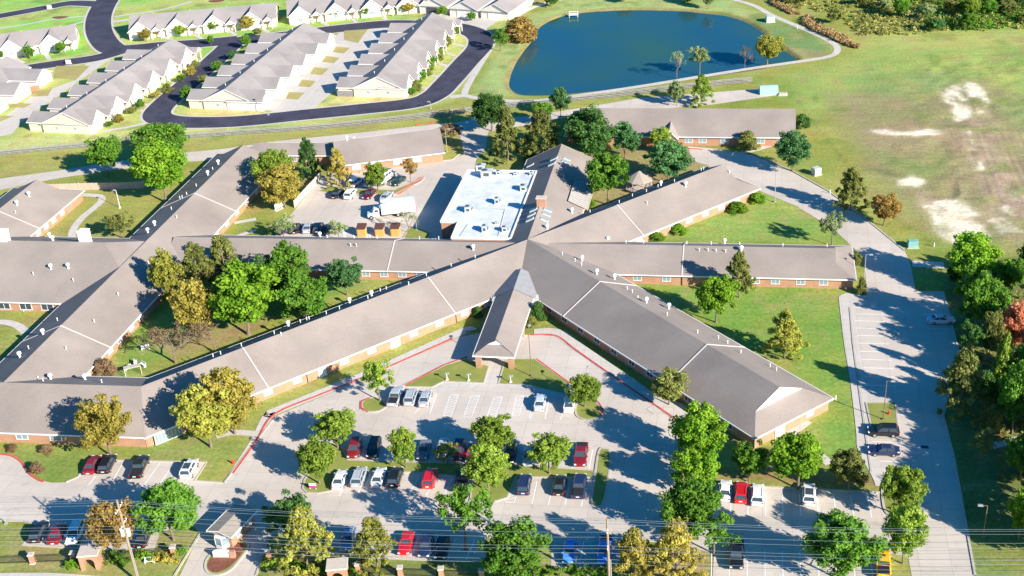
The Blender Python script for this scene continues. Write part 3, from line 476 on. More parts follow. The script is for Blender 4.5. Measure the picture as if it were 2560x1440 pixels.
# ================================================================ BUILDINGS
def V2(p): return Vector((p[0], p[1]))
def wing(parent, A, B, hwR, ez, rz, endA='none', endB='none', d=3.8, hwL=None, oh=.6, rmat='roof_shingle', wmat='brick', wall=True, trim='trim_white', gable='trim_white', z0=0, fascia=True, mA=(0, 0), mB=(0, 0)):
    """ridge from A to B (eave ends); R is the right-hand side walking A->B; returns frame for placing things on it"""
    A = V2(A); B = V2(B); hwL = hwR if hwL is None else hwL; u = (B - A).normalized(); nR = Vector((u.y, -u.x)); L = (B - A).length
    def pt(t, s, z): q = A + u * t + nR * s; return (q.x, q.y, z)
    def zs(s): return rz - (rz - ez) * (s / hwR if s > 0 else -s / hwL)
    def end(t, sgn, kind):       # returns list of outline points on right, left slopes plus extra faces
        if kind in ('none', 'gable'): return [pt(t, 0, rz)], t, []
        if kind == 'hip': return [pt(t - sgn * d, 0, rz)], t, ['hip']
        return [pt(t - sgn * d, 0, rz)], t, ['dutch']
    roof = MB(); th = .16
    ra = d if endA in ('hip', 'dutch') else 0; rb = d if endB in ('hip', 'dutch') else 0
    sl = (rz - ez) / hwR; gz = min(ez + d * sl, rz - .3) if True else 0
    gR = hwR * (rz - gz) / (rz - ez); gL = hwL * (rz - gz) / (rz - ez)
    for s, hw, gg in ((1, hwR, gR), (-1, hwL, gL)):
        P_ = [pt(ra, 0, rz)]
        if endA == 'dutch': P_.append(pt(ra, s * gg, gz))
        q_ = 0 if s > 0 else 1; P_.append(pt(mA[q_], s * hw, ez)); P_.append(pt(L + mB[q_], s * hw, ez))
        if endB == 'dutch': P_.append(pt(L - rb, s * gg, gz))
        P_.append(pt(L - rb, 0, rz))
        roof.poly(P_ if s > 0 else P_[::-1], 0)
    for t, sg, kind, r_ in ((0, -1, endA, ra), (L, 1, endB, rb)):
        tt = t - sg * r_
        if kind == 'hip': q = [pt(t, hwR, ez), pt(t, -hwL, ez), pt(tt, 0, rz)]; roof.poly(q if sg < 0 else q[::-1], 0)
        if kind == 'dutch':
            q = [pt(t, hwR, ez), pt(t, -hwL, ez), pt(tt, -gL, gz), pt(tt, gR, gz)]; roof.poly(q[::-1] if sg > 0 else q, 0)
    # eave slab underside + fascia
    e0 = ez - th; roof.poly([pt(mA[0], hwR, e0), pt(L + mB[0], hwR, e0), pt(L + mB[1], -hwL, e0), pt(mA[1], -hwL, e0)], 0)
    ro = roof.build('roof', [rmat], parent)
    fa = MB()
    cs = [pt(mA[0], hwR, ez), pt(L + mB[0], hwR, ez), pt(L + mB[1], -hwL, ez), pt(mA[1], -hwL, ez)]
    for i, k in ((0, True), (1, endB != 'none'), (2, True), (3, endA != 'none')):
        a, b2 = Vector(cs[i]), Vector(cs[(i + 1) % 4])
        if not k: continue
        if (i == 1 and endB == 'gable') or (i == 3 and endA == 'gable'):
            t = L + .02 if i == 1 else -.02
            ap = Vector(pt(t, 0, rz)); R_ = Vector(pt(t, hwR, ez)); L_ = Vector(pt(t, -hwL, ez)); dn = Vector((0, 0, -.24)); up = Vector((0, 0, .02))
            fa.poly([R_ + up, ap + up, ap + dn, R_ + dn]); fa.poly([ap + up, L_ + up, L_ + dn, ap + dn]); continue
        m_ = (a + b2) / 2; dd = (b2 - a); fa.box((m_.x, m_.y, ez - .09), (dd.length + .1, .14, .24), math.atan2(dd.y, dd.x))
    if fascia: fa.build('fascia', [trim], parent)
    for t, sg, kind, r_ in ((0, -1, endA, ra), (L, 1, endB, rb)):
        tt = t - sg * r_; gb = MB()
        if kind == 'dutch':
            q = [pt(tt - sg * .02, gR, gz), pt(tt - sg * .02, -gL, gz), pt(tt - sg * .02, 0, rz - .02)]; gb.poly(q)
        if kind == 'gable':
            ti = t - sg * oh; zr = rz - .2; gb.poly([pt(ti, hwR - oh, ez - .05), pt(ti, -hwL + oh, ez - .05), pt(ti, 0, zr)])
        if gb.v: gb.build('gable', [gable if kind == 'dutch' else wmat], parent)
    if wall:
        w = MB(); a = 0 if endA == 'none' else oh; b2 = L if endB == 'none' else L - oh
        c = A + u * ((a + b2) / 2) + nR * ((hwR - hwL) / 2); k_ = lambda m_, h_: m_ * (h_ - oh) / h_
        P_ = [pt(a + k_(mA[0], hwR), hwR - oh, 0), pt(b2 + k_(mB[0], hwR), hwR - oh, 0), pt(b2 + k_(mB[1], hwL), -hwL + oh, 0), pt(a + k_(mA[1], hwL), -hwL + oh, 0)]; w.prism([q[:2] for q in P_], z0, ez - .1); w.build('wall', [wmat], parent)
    return dict(A=A, u=u, n=nR, L=L, pt=pt, zs=zs, hwR=hwR, hwL=hwL, ez=ez, rz=rz, oh=oh, ang=math.atan2(u.y, u.x), parent=parent, sl=sl)
# --- shared part meshes
def window_meshes():
    f = MB(); w, h, t = 1.7, 1.2, .09
    f.box((0, 0, h / 2), (w, .08, t)); f.box((0, 0, -h / 2), (w + .16, .16, t)); f.box((-w / 2, 0, 0), (t, .08, h)); f.box((w / 2, 0, 0), (t, .08, h)); f.box((0, 0, 0), (.06, .07, h))
    p = MB(); p.box((0, .01, 0), (w - .05, .04, h - .05))
    a = f.build('window', 'trim_white'); b2 = p.build('pane', 'glass_light'); return a, b2
_wf, _wp = window_meshes(); WF, WP = _wf.data, _wp.data; bpy.data.objects.remove(_wf); bpy.data.objects.remove(_wp)
def mk_part(me, name, parent, loc, rz=0, sc_=None, mat_=None):
    o = bpy.data.objects.new(name, me); COL.objects.link(o); o.parent = parent; o.location = loc; o.rotation_euler = (0, 0, rz)
    if sc_: o.scale = sc_
    if mat_: o.material_slots[0].link = 'OBJECT'; o.material_slots[0].material = MAT[mat_]
    return o
def windows(W_, side, ts, z=1.42, sx=1.0, pane='glass_light', sz=1.0):
    s = (W_['hwR'] - W_['oh'] + .03) if side > 0 else -(W_['hwL'] - W_['oh'] + .03)
    for t in ts:
        o = mk_part(WF, 'window', W_['parent'], W_['pt'](t, s, z), W_['ang'] + (0 if side > 0 else math.pi), (sx, 1, sz)); mk_part(WP, 'pane', o, (0, 0, 0), mat_=pane)
def end_windows(W_, sgn, ss, z=1.42, sx=1.0, sz=1.0, pane='glass_light'):
    t = W_['L'] - W_['oh'] + .03 if sgn > 0 else W_['oh'] - .03
    for s in ss:
        o = mk_part(WF, 'window', W_['parent'], W_['pt'](t, s, z), W_['ang'] + (math.pi / 2 if sgn > 0 else -math.pi / 2), (sx, 1, sz)); mk_part(WP, 'pane', o, (0, 0, 0), mat_=pane)
def door(parent, p, ang, w=1.1, h=2.1, m='trim_white'):
    mb = MB(); mb.box((0, 0, h / 2), (w, .09, h)); mb.box((0, 0, h + .06), (w + .3, .14, .14)); mb.box((-w / 2 - .08, 0, h / 2), (.12, .12, h)); mb.box((w / 2 + .08, 0, h / 2), (.12, .12, h)); mb.box((w * .1, -.05, h * .6), (w * .5, .03, h * .4))
    o = mb.build('door', [m], parent); o.location = p; o.rotation_euler = (0, 0, ang)
    hb = MB(); hb.box((w * .38, -.09, 1.0), (.06, .08, .16)); hb.build('handle', 'metal_dark', o); return o
def cap(W_, t, both=True, w=.22):     # white fire-wall capping running down the slope
    mb = MB(); pt = W_['pt']
    for s, hw in ((1, W_['hwR']), (-1, W_['hwL'])):
        if s < 0 and not both: continue
        a = pt(t - w / 2, 0, W_['rz']); b2 = pt(t + w / 2, 0, W_['rz']); c = pt(t + w / 2, s * (hw + .02), W_['ez']); d2 = pt(t - w / 2, s * (hw + .02), W_['ez'])
        up = Vector((0, 0, .1)); A, B, C, D = [Vector(q) + up for q in (a, b2, c, d2)]; mb.poly([A, B, C, D]); dn = Vector((0, 0, -.25))
        for p, q in ((A, D), (C, B), (D, C)): mb.poly([p, q, q + dn, p + dn])
    mb.build('fire_wall_cap', 'cap_metal', W_['parent'])
def vents_mesh():
    out = {}
    a = MB(); a.tube((0, 0, -.4), (0, 0, .65), .085, n=8); a.tube((0, 0, .6), (0, 0, .72), .12, n=8); out['pipe'] = a.build('v', 'vent_white').data
    a = MB(); a.tube((0, 0, -.5), (0, 0, .7), .22, n=10); a.tube((0, 0, .7), (0, 0, .8), .24, .46, n=12); a.tube((0, 0, .8), (0, 0, 1.15), .46, .42, n=12); a.tube((0, 0, 1.15), (0, 0, 1.3), .42, .12, n=12); out['fan'] = a.build('v', 'vent_white').data
    a = MB(); a.box((0, 0, .1), (.7, .7, 1.0)); a.box((0, 0, .66), (.9, .9, .14), taper=.75); out['box'] = a.build('v', 'vent_white').data
    for o in [o for o in bpy.data.objects if o.name.startswith('v') and len(o.name) < 6]: bpy.data.objects.remove(o)
    return out
VM = vents_mesh()
def vent(W_, x, y, kind='pipe', s=1.0):
    z = W_['rz'] - .5
    for _ in range(12):
        p = g(x, y, z); q = V2(p) - W_['A']; z = W_['zs'](q.dot(W_['n']))
    mk_part(VM[kind], {'pipe': 'vent_pipe', 'fan': 'exhaust_fan', 'box': 'roof_vent'}[kind], W_['parent'], (p.x, p.y, z), 0, (s, s, s))

HOME = empty('care_home', (.4, -1.5, 0), 0, 'sprawling one-storey brick care home with long taupe roofed wings radiating like a star', 'building')
HP = empty('tmp', (0, 0, 0)); bpy.data.objects.remove(HP)
HOME.location = (0, 0, 0)
hub = (.4, -1.5)
NE = wing(HOME, hub, (42.9, 41.4), 8.8, 2.5, 6.85, 'none', 'dutch')
SE = wing(HOME, hub, (54.85, -57.3), 9.3, 2.52, 6.87, 'none', 'dutch')
SW = wing(HOME, hub, (-60.4, -62.3), 9.0, 2.48, 6.83, 'none', 'none', hwL=9.5, mB=(-3.6, 3.95))
EW = wing(HOME, (0, -.7), (67.9, -.6), 7.4, 2.46, 5.65, 'none', 'dutch', d=3.9)
WW = wing(HOME, (0, -.9), (-80, -1.3), 7.4, 2.47, 5.66, 'none', 'none', hwL=8.0)
NW = wing(HOME, hub, (.6, 50.4), 8.9, 2.55, 6.8, 'none', 'gable')
SWW = wing(HOME, (-60.4, -62.3), (-140, -64.2), 9.3, 2.48, 6.83, 'none', 'none', hwL=9.5, mA=(3.6, -3.95))
LW = wing(HOME, (-87.2, -63), (-81.6, 52.5), 9.8, 2.44, 6.81, 'none', 'dutch')
FW = wing(HOME, (-140, -11.8), (-76.5, -11.6), 15.2, 2.53, 9.3, 'none', 'hip', d=14.5)
LU = wing(HOME, (-129, -8), (-127.3, 29.5), 10.0, 2.57, 6.9, 'none', 'dutch')
LK = wing(HOME, (-82, 55.5), (-54, 55.8), 4.2, 2.7, 4.4, 'none', 'none')
for W_, ts, both in ((EW, (33.2,), True), (NE, (24.6,), True), (SE, (24.8, 56.0), True), (SW, (25.0, 66.0), True), (WW, (29,), True), (LW, (20.5, 82.3), True), (LU, (16,), True)):
    for t in ts: cap(W_, t, both)
# windows
windows(EW, 1, [24, 30, 39.5, 43, 48, 52, 57, 61.5]); windows(NE, 1, list(np.arange(14, 58, 4.9)), pane='blind'); windows(SE, 1, list(np.arange(14, 74, 5.2)), pane='glass'); windows(SE, -1, [28, 34, 40, 46, 52, 60, 66])
windows(SW, -1, [17, 22.5, 28.5, 34.5, 44, 50, 60, 66, 72, 78], pane='blind'); windows(WW, -1, [22, 26, 30, 34, 38, 42, 48], pane='glass_light'); windows(LW, 1, [8, 12, 17, 21, 25, 30, 34, 72, 78, 84, 90, 96], pane='blind')
windows(SWW, -1, [7, 13.5, 20, 26, 32, 38], pane='glass_light', sx=1.3); windows(LU, 1, [9, 12.5, 16, 19.5, 23, 27], pane='blind'); windows(FW, 1, [26, 31, 36, 41, 46], pane='glass', sx=1.6, sz=1.3, z=1.3)
end_windows(SE, 1, [-4.2], pane='blind')
windows(LK, 1, [8, 12, 16], sx=.8)
door(HOME, SE['pt'](SE['L'] - .5, 3.0, 0), SE['ang'] + math.pi / 2, 2.0)
for t in (38.8,): door(HOME, SW['pt'](t, -8.95, 0), SW['ang'] + math.pi, 1.9)
door(HOME, SW['pt'](54.8, -8.95, 0), SW['ang'] + math.pi, 1.4)
# bay windows at the elbow (blue glazed)
e = MB(); e.box((0, 0, 1.3), (9.5, .3, 2.2)); o = e.build('window_wall', 'glass_light', HOME); c = g(1, 1)
p = (Vector(g(400, 1092, 1.2)) + Vector(g(442, 1080, 1.2))) / 2; o.location = (p.x, p.y, 0); o.rotation_euler = (0, 0, SW['ang']); o.scale = (.55, 1, 1)
fm = MB()
for i in range(9): fm.box((-4.6 + i * 1.15, -.0, 1.3), (.1, .4, 2.3))
fm.box((0, 0, 2.42), (9.6, .4, .12)); fm.box((0, 0, .2), (9.6, .4, .12)); fm.build('mullions', 'trim_white', o)
# vents
for k, W_, L_ in (('fan', SW, [(721, 815), (874, 757), (929, 740), (868, 560 + 200)][:3]), ('pipe', SW, [(703, 838), (686, 835), (751, 806), (767, 800), (773, 798), (816, 785), (849, 773), (920, 747), (951, 728), (966, 723), (1003, 715), (1066, 690), (1128, 666), (1188, 645), (604, 866), (552, 886), (533, 892), (1022, 952 - 240)]),
                  ('pipe', SE, [(1406, 637), (1438, 653), (1454, 664), (1568, 724), (1581, 732), (1595, 747), (1668, 789), (1744, 833), (1796, 847), (1819, 859), (1852, 883), (1925, 917), (1941, 927)]), ('fan', SE, [(1455, 652), (1616, 757), (1672, 772), (1492, 686), (1536, 698)]),
                  ('pipe', EW, [(1415, 603), (1492, 601), (1565, 608), (1609, 608), (1717, 610), (1748, 628), (1770, 628), (1790, 630), (1814, 631), (1778, 611), (1849, 612), (1957, 616), (2067, 617)]), ('fan', EW, [(1811, 609), (1853, 628), (1433, 604), (1520, 604)]),
                  ('pipe', NE, [(1475, 531), (1548, 508), (1581, 491), (1616, 480), (1686, 455), (1753, 427), (1759, 424), (1824, 434), (1618, 511), (1645, 468)]), ('fan', NE, [(1652, 464), (1714, 467)]),
                  ('pipe', WW, [(877, 616), (891, 616), (918, 593), (925, 593), (943, 596), (885, 595), (1049, 598), (1097, 598), (818, 594)]), ('fan', WW, [(1183, 625), (800, 592), (861, 592)]),
                  ('pipe', LW, [(442, 545), (450, 497), (456, 495), (429, 524), (491, 466), (467, 487), (532, 424), (236, 806), (296, 739), (166, 874), (144, 802), (72, 872), (372, 650 + 10)]), ('fan', LW, [(108, 836), (50, 893), (387, 564), (370, 582), (546, 411), (520, 438)]),
                  ('pipe', FW, [(85, 692), (185, 708), (1, 600), (130, 600)]), ('fan', FW, [(129, 677), (172, 675), (124, 592), (133, 602)]), ('pipe', SWW, [(96, 948), (108, 953), (255, 957)]), ('fan', SWW, [(127, 948), (213, 949)]), ('fan', LU, [(73, 491), (43, 513)]), ('pipe', LU, [(39, 533)]), ('fan', NW, [(1368, 573), (1430, 532)])):
    for x, y in L_: vent(W_, x, y, k, 1.0)
# chimneys
for x in (215, 12):
    p = g(x, 606, 8.6); mb = MB(); mb.box((0, 0, 1.2), (2.2, 1.6, 4.2)); mb.box((0, 0, 3.35), (2.4, 1.8, .16)); mb.tube((-.5, 0, 3.4), (-.5, 0, 3.8), .2); o = mb.build('chimney', 'trim_white', HOME); o.location = (p.x, p.y, 8.2)
p = g(1354, 512, 6.9); mb = MB(); mb.box((0, 0, 0), (2.0, 1.3, 3.2)); o = mb.build('chimney', 'brick', HOME); o.location = (p.x, p.y, 7.0)
mb = MB(); mb.box((0, 0, 1.7), (2.3, 1.6, .25)); mb.build('chimney_cap', 'stone_cap', o)
# skylights
for L_ in ([(1410, 399), (1413, 405)], [(1360, 535), (1366, 527), (1370, 520), ]):
    pass
def skylight(x, y, sz=(.9, 1.9)):
    z = 5.0
    for _ in range(12): p = g(x, y, z); s = (V2(p) - NW['A']).dot(NW['n']); z = NW['zs'](s)
    mb = MB(); mb.box((0, 0, .12), (sz[1], sz[0], .22)); o = mb.build('skylight', 'unit_metal', HOME)
    mb = MB(); mb.box((0, 0, .25), (sz[1] - .16, sz[0] - .16, .06)); mb.build('skylight_glass', 'glass_light', o)
    o.location = (p.x, p.y, z); o.rotation_euler = (0, math.copysign(math.atan(NW['sl']), s), 0)
for q in ((1417, 398), (1413, 406), (1369, 526), (1366, 537), (1361, 550), (1334, 526), (1329, 538), (1325, 550), (1385, 398), (1380, 411), (1326, 414)): skylight(*q)
# ribbed sunroom canopy on the east eave of the north wing
mb = MB()
a0, a1 = Vector(NW['pt'](24, 5.4, 4.35)), Vector(NW['pt'](24, 9.7, 2.2)); b0 = Vector(NW['pt'](36.5, 5.4, 4.35)); b1 = Vector(NW['pt'](36.5, 9.7, 2.2)); U = Vector((0, 0, .18))
mb.poly([a0 + U, a1 + U, b1 + U, b0 + U]); mb.build('sunroom_roof', 'metal_grey', HOME)
mb = MB()
for i in range(14):
    t = i / 13; p0 = a0.lerp(b0, t) + U * 1.6; p1 = a1.lerp(b1, t) + U * 1.6; mb.tube(p0, p1, .09, n=4)
mb.tube(a1 + U, b1 + U, .16, n=4); mb.tube(a0 + U * 1.5, b0 + U * 1.5, .12, n=4); mb.build('sunroom_ribs', 'wood_pale', HOME)
# flat-roofed kitchen block
FP = [(-20.9, 39.0), (-4.0, 38.7), (-4.2, 3), (-17.3, 2.9), (-17.4, 10.7), (-21.4, 10.7)]
mb = MB(); mb.prism(FP, 0, 4.3); mb.build('wall', 'brick', HOME)
cx, cy = -13, 22
mb = MB(); mb.prism([(x + (.12 if x > cx else -.12), y + (.12 if y > cy else -.12)) for x, y in FP], 4.3, 4.5); o = mb.build('flat_roof', 'membrane', HOME)
mb = MB(); P_ = [V2(q) for q in FP]; P_.reverse(); ribbon(mb, P_, .4, 4.85, True, 0, .36); mb.build('parapet', 'trim_white', HOME)
def hvac(x, y, s=(2.2, 1.6, 1.3), z=4.5, rz=0):
    p = g(x, y, z); mb = MB(); mb.box((0, 0, s[2] / 2 + .1), s); mb.box((0, 0, .06), (s[0] + .3, s[1] + .3, .12)); mb.box((0, 0, s[2] + .13), (s[0] + .1, s[1] + .1, .08))
    o = mb.build('rooftop_unit', 'unit_metal', HOME); o.location = (p.x, p.y, z); o.rotation_euler = (0, 0, rz)
    m2 = MB(); m2.tube((-s[0] * .2, 0, s[2] + .17), (-s[0] * .2, 0, s[2] + .25), min(s[0], s[1]) * .36, n=14); m2.box((s[0] / 2 + .02, 0, s[2] * .6), (.05, s[1] * .8, s[2] * .6)); m2.box((0, -s[1] / 2 - .02, s[2] * .6), (s[0] * .5, .05, s[2] * .5)); m2.build('fan_grille', 'grille', o)
for x, y, s in ((1218, 442, (3.2, 2.4, 2.0)), (1203, 425, (2.6, 2.0, 1.6)), (1247, 436, (1.4, 1.2, 1.0)), (1310, 475, (1.8, 2.2, 1.4)), (1244, 508, (1.3, 1.8, 1.5)), (1172, 528, (1.8, 2.2, 1.4)), (1213, 578, (1.4, 2.0, 1.6)), (1263, 578, (1.5, 1.4, 1.2)), (1242, 560, (.9, .6, .4)), (1290, 437, (1.2, 1, .6)), (1330, 437, (1.2, 1, .8))): hvac(x, y, tuple(q * .82 for q in s))
mb = MB()
for a, b2 in (((1180, 522), (1240, 522)), ((1240, 522), (1262, 524)), ((1262, 524), (1245, 590)), ((1150, 590), (1170, 560)), ((1215, 450), (1280, 436))):
    p, q = g(*a, 4.55), g(*b2, 4.55); mb.tube(p, q, .07, n=5)
mb.build('roof_conduit', 'metal_grey', HOME)
# entrance canopy
PC = wing(HOME, (.35, -19.5), (.15, -42.1), 3.95, 2.95, 4.85, 'none', 'dutch', d=2.4, wall=False)
PC2 = wing(HOME, (.4, -11), (.35, -19.8), 4.7, 2.75, 4.95, 'none', 'none', wall=False, rmat='roof_light_grey')
for sx in (-1, 1):
    for y in (-41.2, -29.5): mb = MB(); mb.box((.2 + sx * 3.1, y, 1.4), (1.0, 1.0, 2.8)); mb.build('canopy_pier', 'brick', HOME)
for c_, d_ in (((.2, -41.2, 2.72), (5.8, .5, .45)), ((-2.95, -31, 2.72), (.5, 21, .45)), ((3.35, -31, 2.72), (.5, 21, .45))): mb = MB(); mb.box(c_, d_); mb.build('canopy_beam', 'trim_white', HOME)
mb = MB(); q = [(-4.6, -13.2), (5.4, -13.2), (5.2, -21), (-3.9, -21)]; mb.prism([(-4.2, -14.5), (5.2, -14.5), (5.0, -21.2), (-4.0, -21.2)], 2.6, 2.92); mb.build('entrance_flat_roof', 'membrane', HOME)
mb = MB(); mb.prism([(-3.4, -14.5), (4.2, -14.5), (4.2, -20.6), (-3.4, -20.6)], 0, 2.6); mb.build('wall', 'brick', HOME)
door(HOME, (.4, -20.68, 0), 0, 2.4, 2.2, 'glass')
for W_, t, s in ((SW, 58, -9.02), (SW, 24.6, -9.02), (EW, 33.2, 6.9)):    # downpipes
    mb = MB(); p = W_['pt'](t, s, 0); mb.tube((p[0], p[1], 0), (p[0], p[1], 2.4), .07, n=5); mb.build('downpipe', 'metal_dark', HOME)

BACK = empty('brick_annexe', (-42, 56, 0), 0, 'low brick annexe with taupe gable roof behind the service yard, nearest the rail fence', 'building')
BACK.location = (0, 0, 0)
BW = wing(BACK, (-59.2, 53.2), (-33.0, 62.4), 8.6, 2.6, 6.0, 'gable', 'gable', gable='brick')
windows(BW, 1, [5, 9.5, 15.5, 20.5], pane='blind', sx=1.2); vent(BW, 885, 343); vent(BW, 958, 330); vent(BW, 867, 350, 'fan'); vent(BW, 1060, 318, 'pipe')
TRB = empty('brick_lodge', (0, 0, 0), 0, 'long brick lodge with a wide taupe gable roof just south of the pond fence', 'building')
TW = wing(TRB, (-1, 74.5), (57.6, 74.0), 8.8, 2.6, 6.9, 'dutch', 'gable', gable='brick')
windows(TW, 1, [19, 27.5, 32, 35.5, 41, 50, 55], pane='glass_light', sx=1.1)
for x, k in ((1620, 'pipe'), (1645, 'pipe'), (1684, 'fan'), (1752, 'pipe'), (1787, 'fan'), (1880, 'fan'), (1885, 'pipe')): vent(TW, x, 271, k)
TP = wing(TRB, (26.2, 74), (26.2, 63.6), 2.2, 2.7, 5.0, 'none', 'gable', wall=False, gable='trim_white', wmat='trim_white')
door(TRB, (26.2, 65.9, 0), 0, 1.6)

def rebase(root, c):
    c = Vector(c)
    for ch in root.children: ch.location -= c
    root.location = Vector(root.location) + c
# --- cottages
def cottage_row(name, label, A, B, n, front=1, back=True, hw=7.8, rz=6.4, ez=2.8, glen=12.8, ghw=4.0, grz=4.7, fbump=1.0, big=3.7, small=1.8, fl=None, bump_front=None, cat='cottages', endA='gable', endB='gable', bigz=None, t0=0):
    root = empty(name, (0, 0, 0), 0, label, cat, 'rows of cottages beyond the rail fence')
    A = V2(A); B = V2(B); L = (B - A).length; u = (B - A) / L; nR = Vector((u.y, -u.x)) * front
    W_ = wing(root, A, B, hw, ez, rz, endA, endB, rmat='roof_shingle_grey', wmat='siding_cream', gable='siding_cream', oh=.3)
    un = L / n
    for i in range(n):
        c = A + u * (un * (i + .36) + t0); e = ez + .01 * (i % 3)
        if bump_front is None:
            w1 = wing(root, c, c + nR * (hw + fbump), big, e, bigz or rz - .4, 'none', 'gable', rmat='roof_shingle_grey', wmat='siding_white', gable='siding_white', oh=.35, d=.1)
            end_windows(w1, 1, [0], z=1.5, sx=.9)
            c2 = c + u * (big + small - .2); w2 = wing(root, c2, c2 + nR * (hw + fbump + 1.3), small, e + .02, 4.3, 'none', 'gable', rmat='roof_shingle_grey', wmat='siding_white', gable='siding_white', oh=.3, wall=False)
            q = w2['pt']
            for s in (-1, 1): mb = MB(); mb.box((*q(w2['L'] - .5, s * (small - .35), 0)[:2], e / 2), (.22, .22, e)); mb.build('porch_post', 'trim_white', root)
            p = c2 + nR * (hw - .35); door(root, (p.x, p.y, 0), w2['ang'] + math.pi / 2, 1.0, 2.1, 'wood_red')
            p = c2 + nR * (hw - .1) + u * (-.2)
        else:
            w1 = wing(root, c, c + nR * (bump_front + .03 * (i % 2)), ghw, e, 5.2, 'none', 'gable', rmat='roof_shingle_grey', wmat='siding_white', gable='siding_white', oh=.35)
            end_windows(w1, 1, [-1.4], z=1.5, sx=.7)
        if back:
            c3 = c + u * .6; w3 = wing(root, c3, c3 - nR * (glen + .04 * (i % 2)), ghw, e - .03, grz, 'none', 'gable', rmat='roof_shingle_grey', wmat='siding_cream', gable='siding_cream', oh=.4)
            gp = c3 - nR * (glen - .35); mb = MB(); mb.box((0, 0, 1.1), (4.6, .1, 2.2))
            for k in range(3): mb.box((0, 0, .6 + k * .55), (4.6, .13, .05))
            o = mb.build('garage_door', 'trim_white', root); o.location = (gp.x, gp.y, 0); o.rotation_euler = (0, 0, w3['ang'] + math.pi / 2)
        p = A + u * (un * (i + .6)) - nR * 2.6; mk_part(VM['pipe'], 'vent_pipe', root, (p.x, p.y, rz - 1.2))
    end_windows(W_, -1, [-3, 3], z=1.5, sx=.5, sz=.8)
    m = (A + B) / 2; rebase(root, (m.x, m.y, 0)); return root
cottage_row('cottage_row', 'joined pale cottages nearest the pond, six garages on their left side', (-60.3, 100.3), (-57.6, 161.8), 6, 1, True)
cottage_row('cottage_row', 'joined pale cottages left of the central court, blank cream gable at the road bend', (-103.0, 90.2), (-98.8, 152.5), 6, 1, True, bump_front=11.4)
cottage_row('cottage_row', 'joined white cottages just left of the looping road, with shrubs along their right side', (-144.5, 72), (-139.0, 137), 6, 1, True)
cottage_row('cottage_row', 'white gabled cottages right of the curving entry road at the top left', (-165.2, 162.6), (-116.5, 175.6), 4, 1, False, big=4.1, bigz=6.3, hw=7.2, t0=-.6)
cottage_row('cottage_row', 'white gabled cottages at the top centre with a walk to each porch', (-113.5, 177.6), (-66, 191.5), 4, 1, False, big=4.1, bigz=6.3, hw=7.2)
cottage_row('cottage_row', 'white gabled cottages at the left edge, left of the curving entry road', (-217, 138.0), (-181, 153.5), 3, 1, False, big=4.1, bigz=6.3, hw=7.2)
cottage_row('cottage_row', 'white walled cottages cut by the left edge, behind a small brown fence', (-193, 60), (-188.5, 121), 5, 1, False, bump_front=17.5, ghw=4.6)
for k, (x, y, lb) in enumerate([(1082, 36, 'white cottage with a dark open garage, leftmost at the head of the loop road'), (1158, 44, 'white cottage in the middle of the three at the head of the loop road'), (1236, 50, 'white cottage nearest the pond, rightmost of the three at the head of the loop road')]):
    r = empty('cottage', (0, 0, 0), 0, lb, 'cottage', 'cottages at the head of the loop road'); a = V2(g(x, y)); dr = Vector((.83, .56)).normalized() if False else (V2(g(x + 62, y - 42)) - a).normalized()
    w = wing(r, a, a + dr * 21, 5.6, 2.8, 5.6, 'gable', 'gable', rmat='roof_shingle_grey', wmat='siding_white', gable='siding_white', oh=.4)
    q = a + dr * .32; mb = MB(); mb.box((0, 0, 1.1), (4.8, .12, 2.2)); o = mb.build('garage_door', 'grille' if k == 0 else 'trim_white', r); o.location = (q.x, q.y, 0); o.rotation_euler = (0, 0, w['ang'] + math.pi / 2)  # first garage stands open: its shaded inside is painted as a dark panel
    windows(w, 1, [8, 14], sx=.7); rebase(r, (a.x, a.y, 0))
c = (0, 0, 0)
rebase(BACK, (-46, 58, 0)); rebase(TRB, (28, 74, 0))

# gatehouse
def gatehouse():
    a = V2(g(562, 1362)); b2 = V2(g(612, 1310)); u = (b2 - a).normalized()
    r = empty('gatehouse', (0, 0, 0), 0, 'small brick gatehouse with a gable roof on the mulched island between the two driveways', 'gatehouse')
    w = wing(r, a - u * .8, a + u * 6.2, 2.35, 2.75, 3.35, 'gable', 'gable', rmat='roof_shingle_tan', wmat='brick', gable='wood_pale', oh=.6)
    p = a - u * .9; mb = MB(); P_ = [p + Vector((u.y, -u.x)) * 1.2 + u * .8, p + Vector((u.y, -u.x)) * .6 - u * .35, p - Vector((u.y, -u.x)) * .6 - u * .35, p - Vector((u.y, -u.x)) * 1.2 + u * .8]
    mb.prism(P_, .9, 2.2); mb.build('bay_window', 'glass_light', r); mb = MB(); mb.prism([q + (q - p) * .05 for q in P_], 2.2, 2.35); mb.prism(P_, 0, .9)
    for q in P_: mb.box((q.x, q.y, 1.55), (.09, .09, 1.4))
    mb.build('bay_frame', 'trim_white', r); windows(w, 1, [2.5, 5.2], z=1.6, sx=.6); windows(w, -1, [4], z=1.6, sx=.7); rebase(r, (a.x, a.y, 0))
gatehouse()
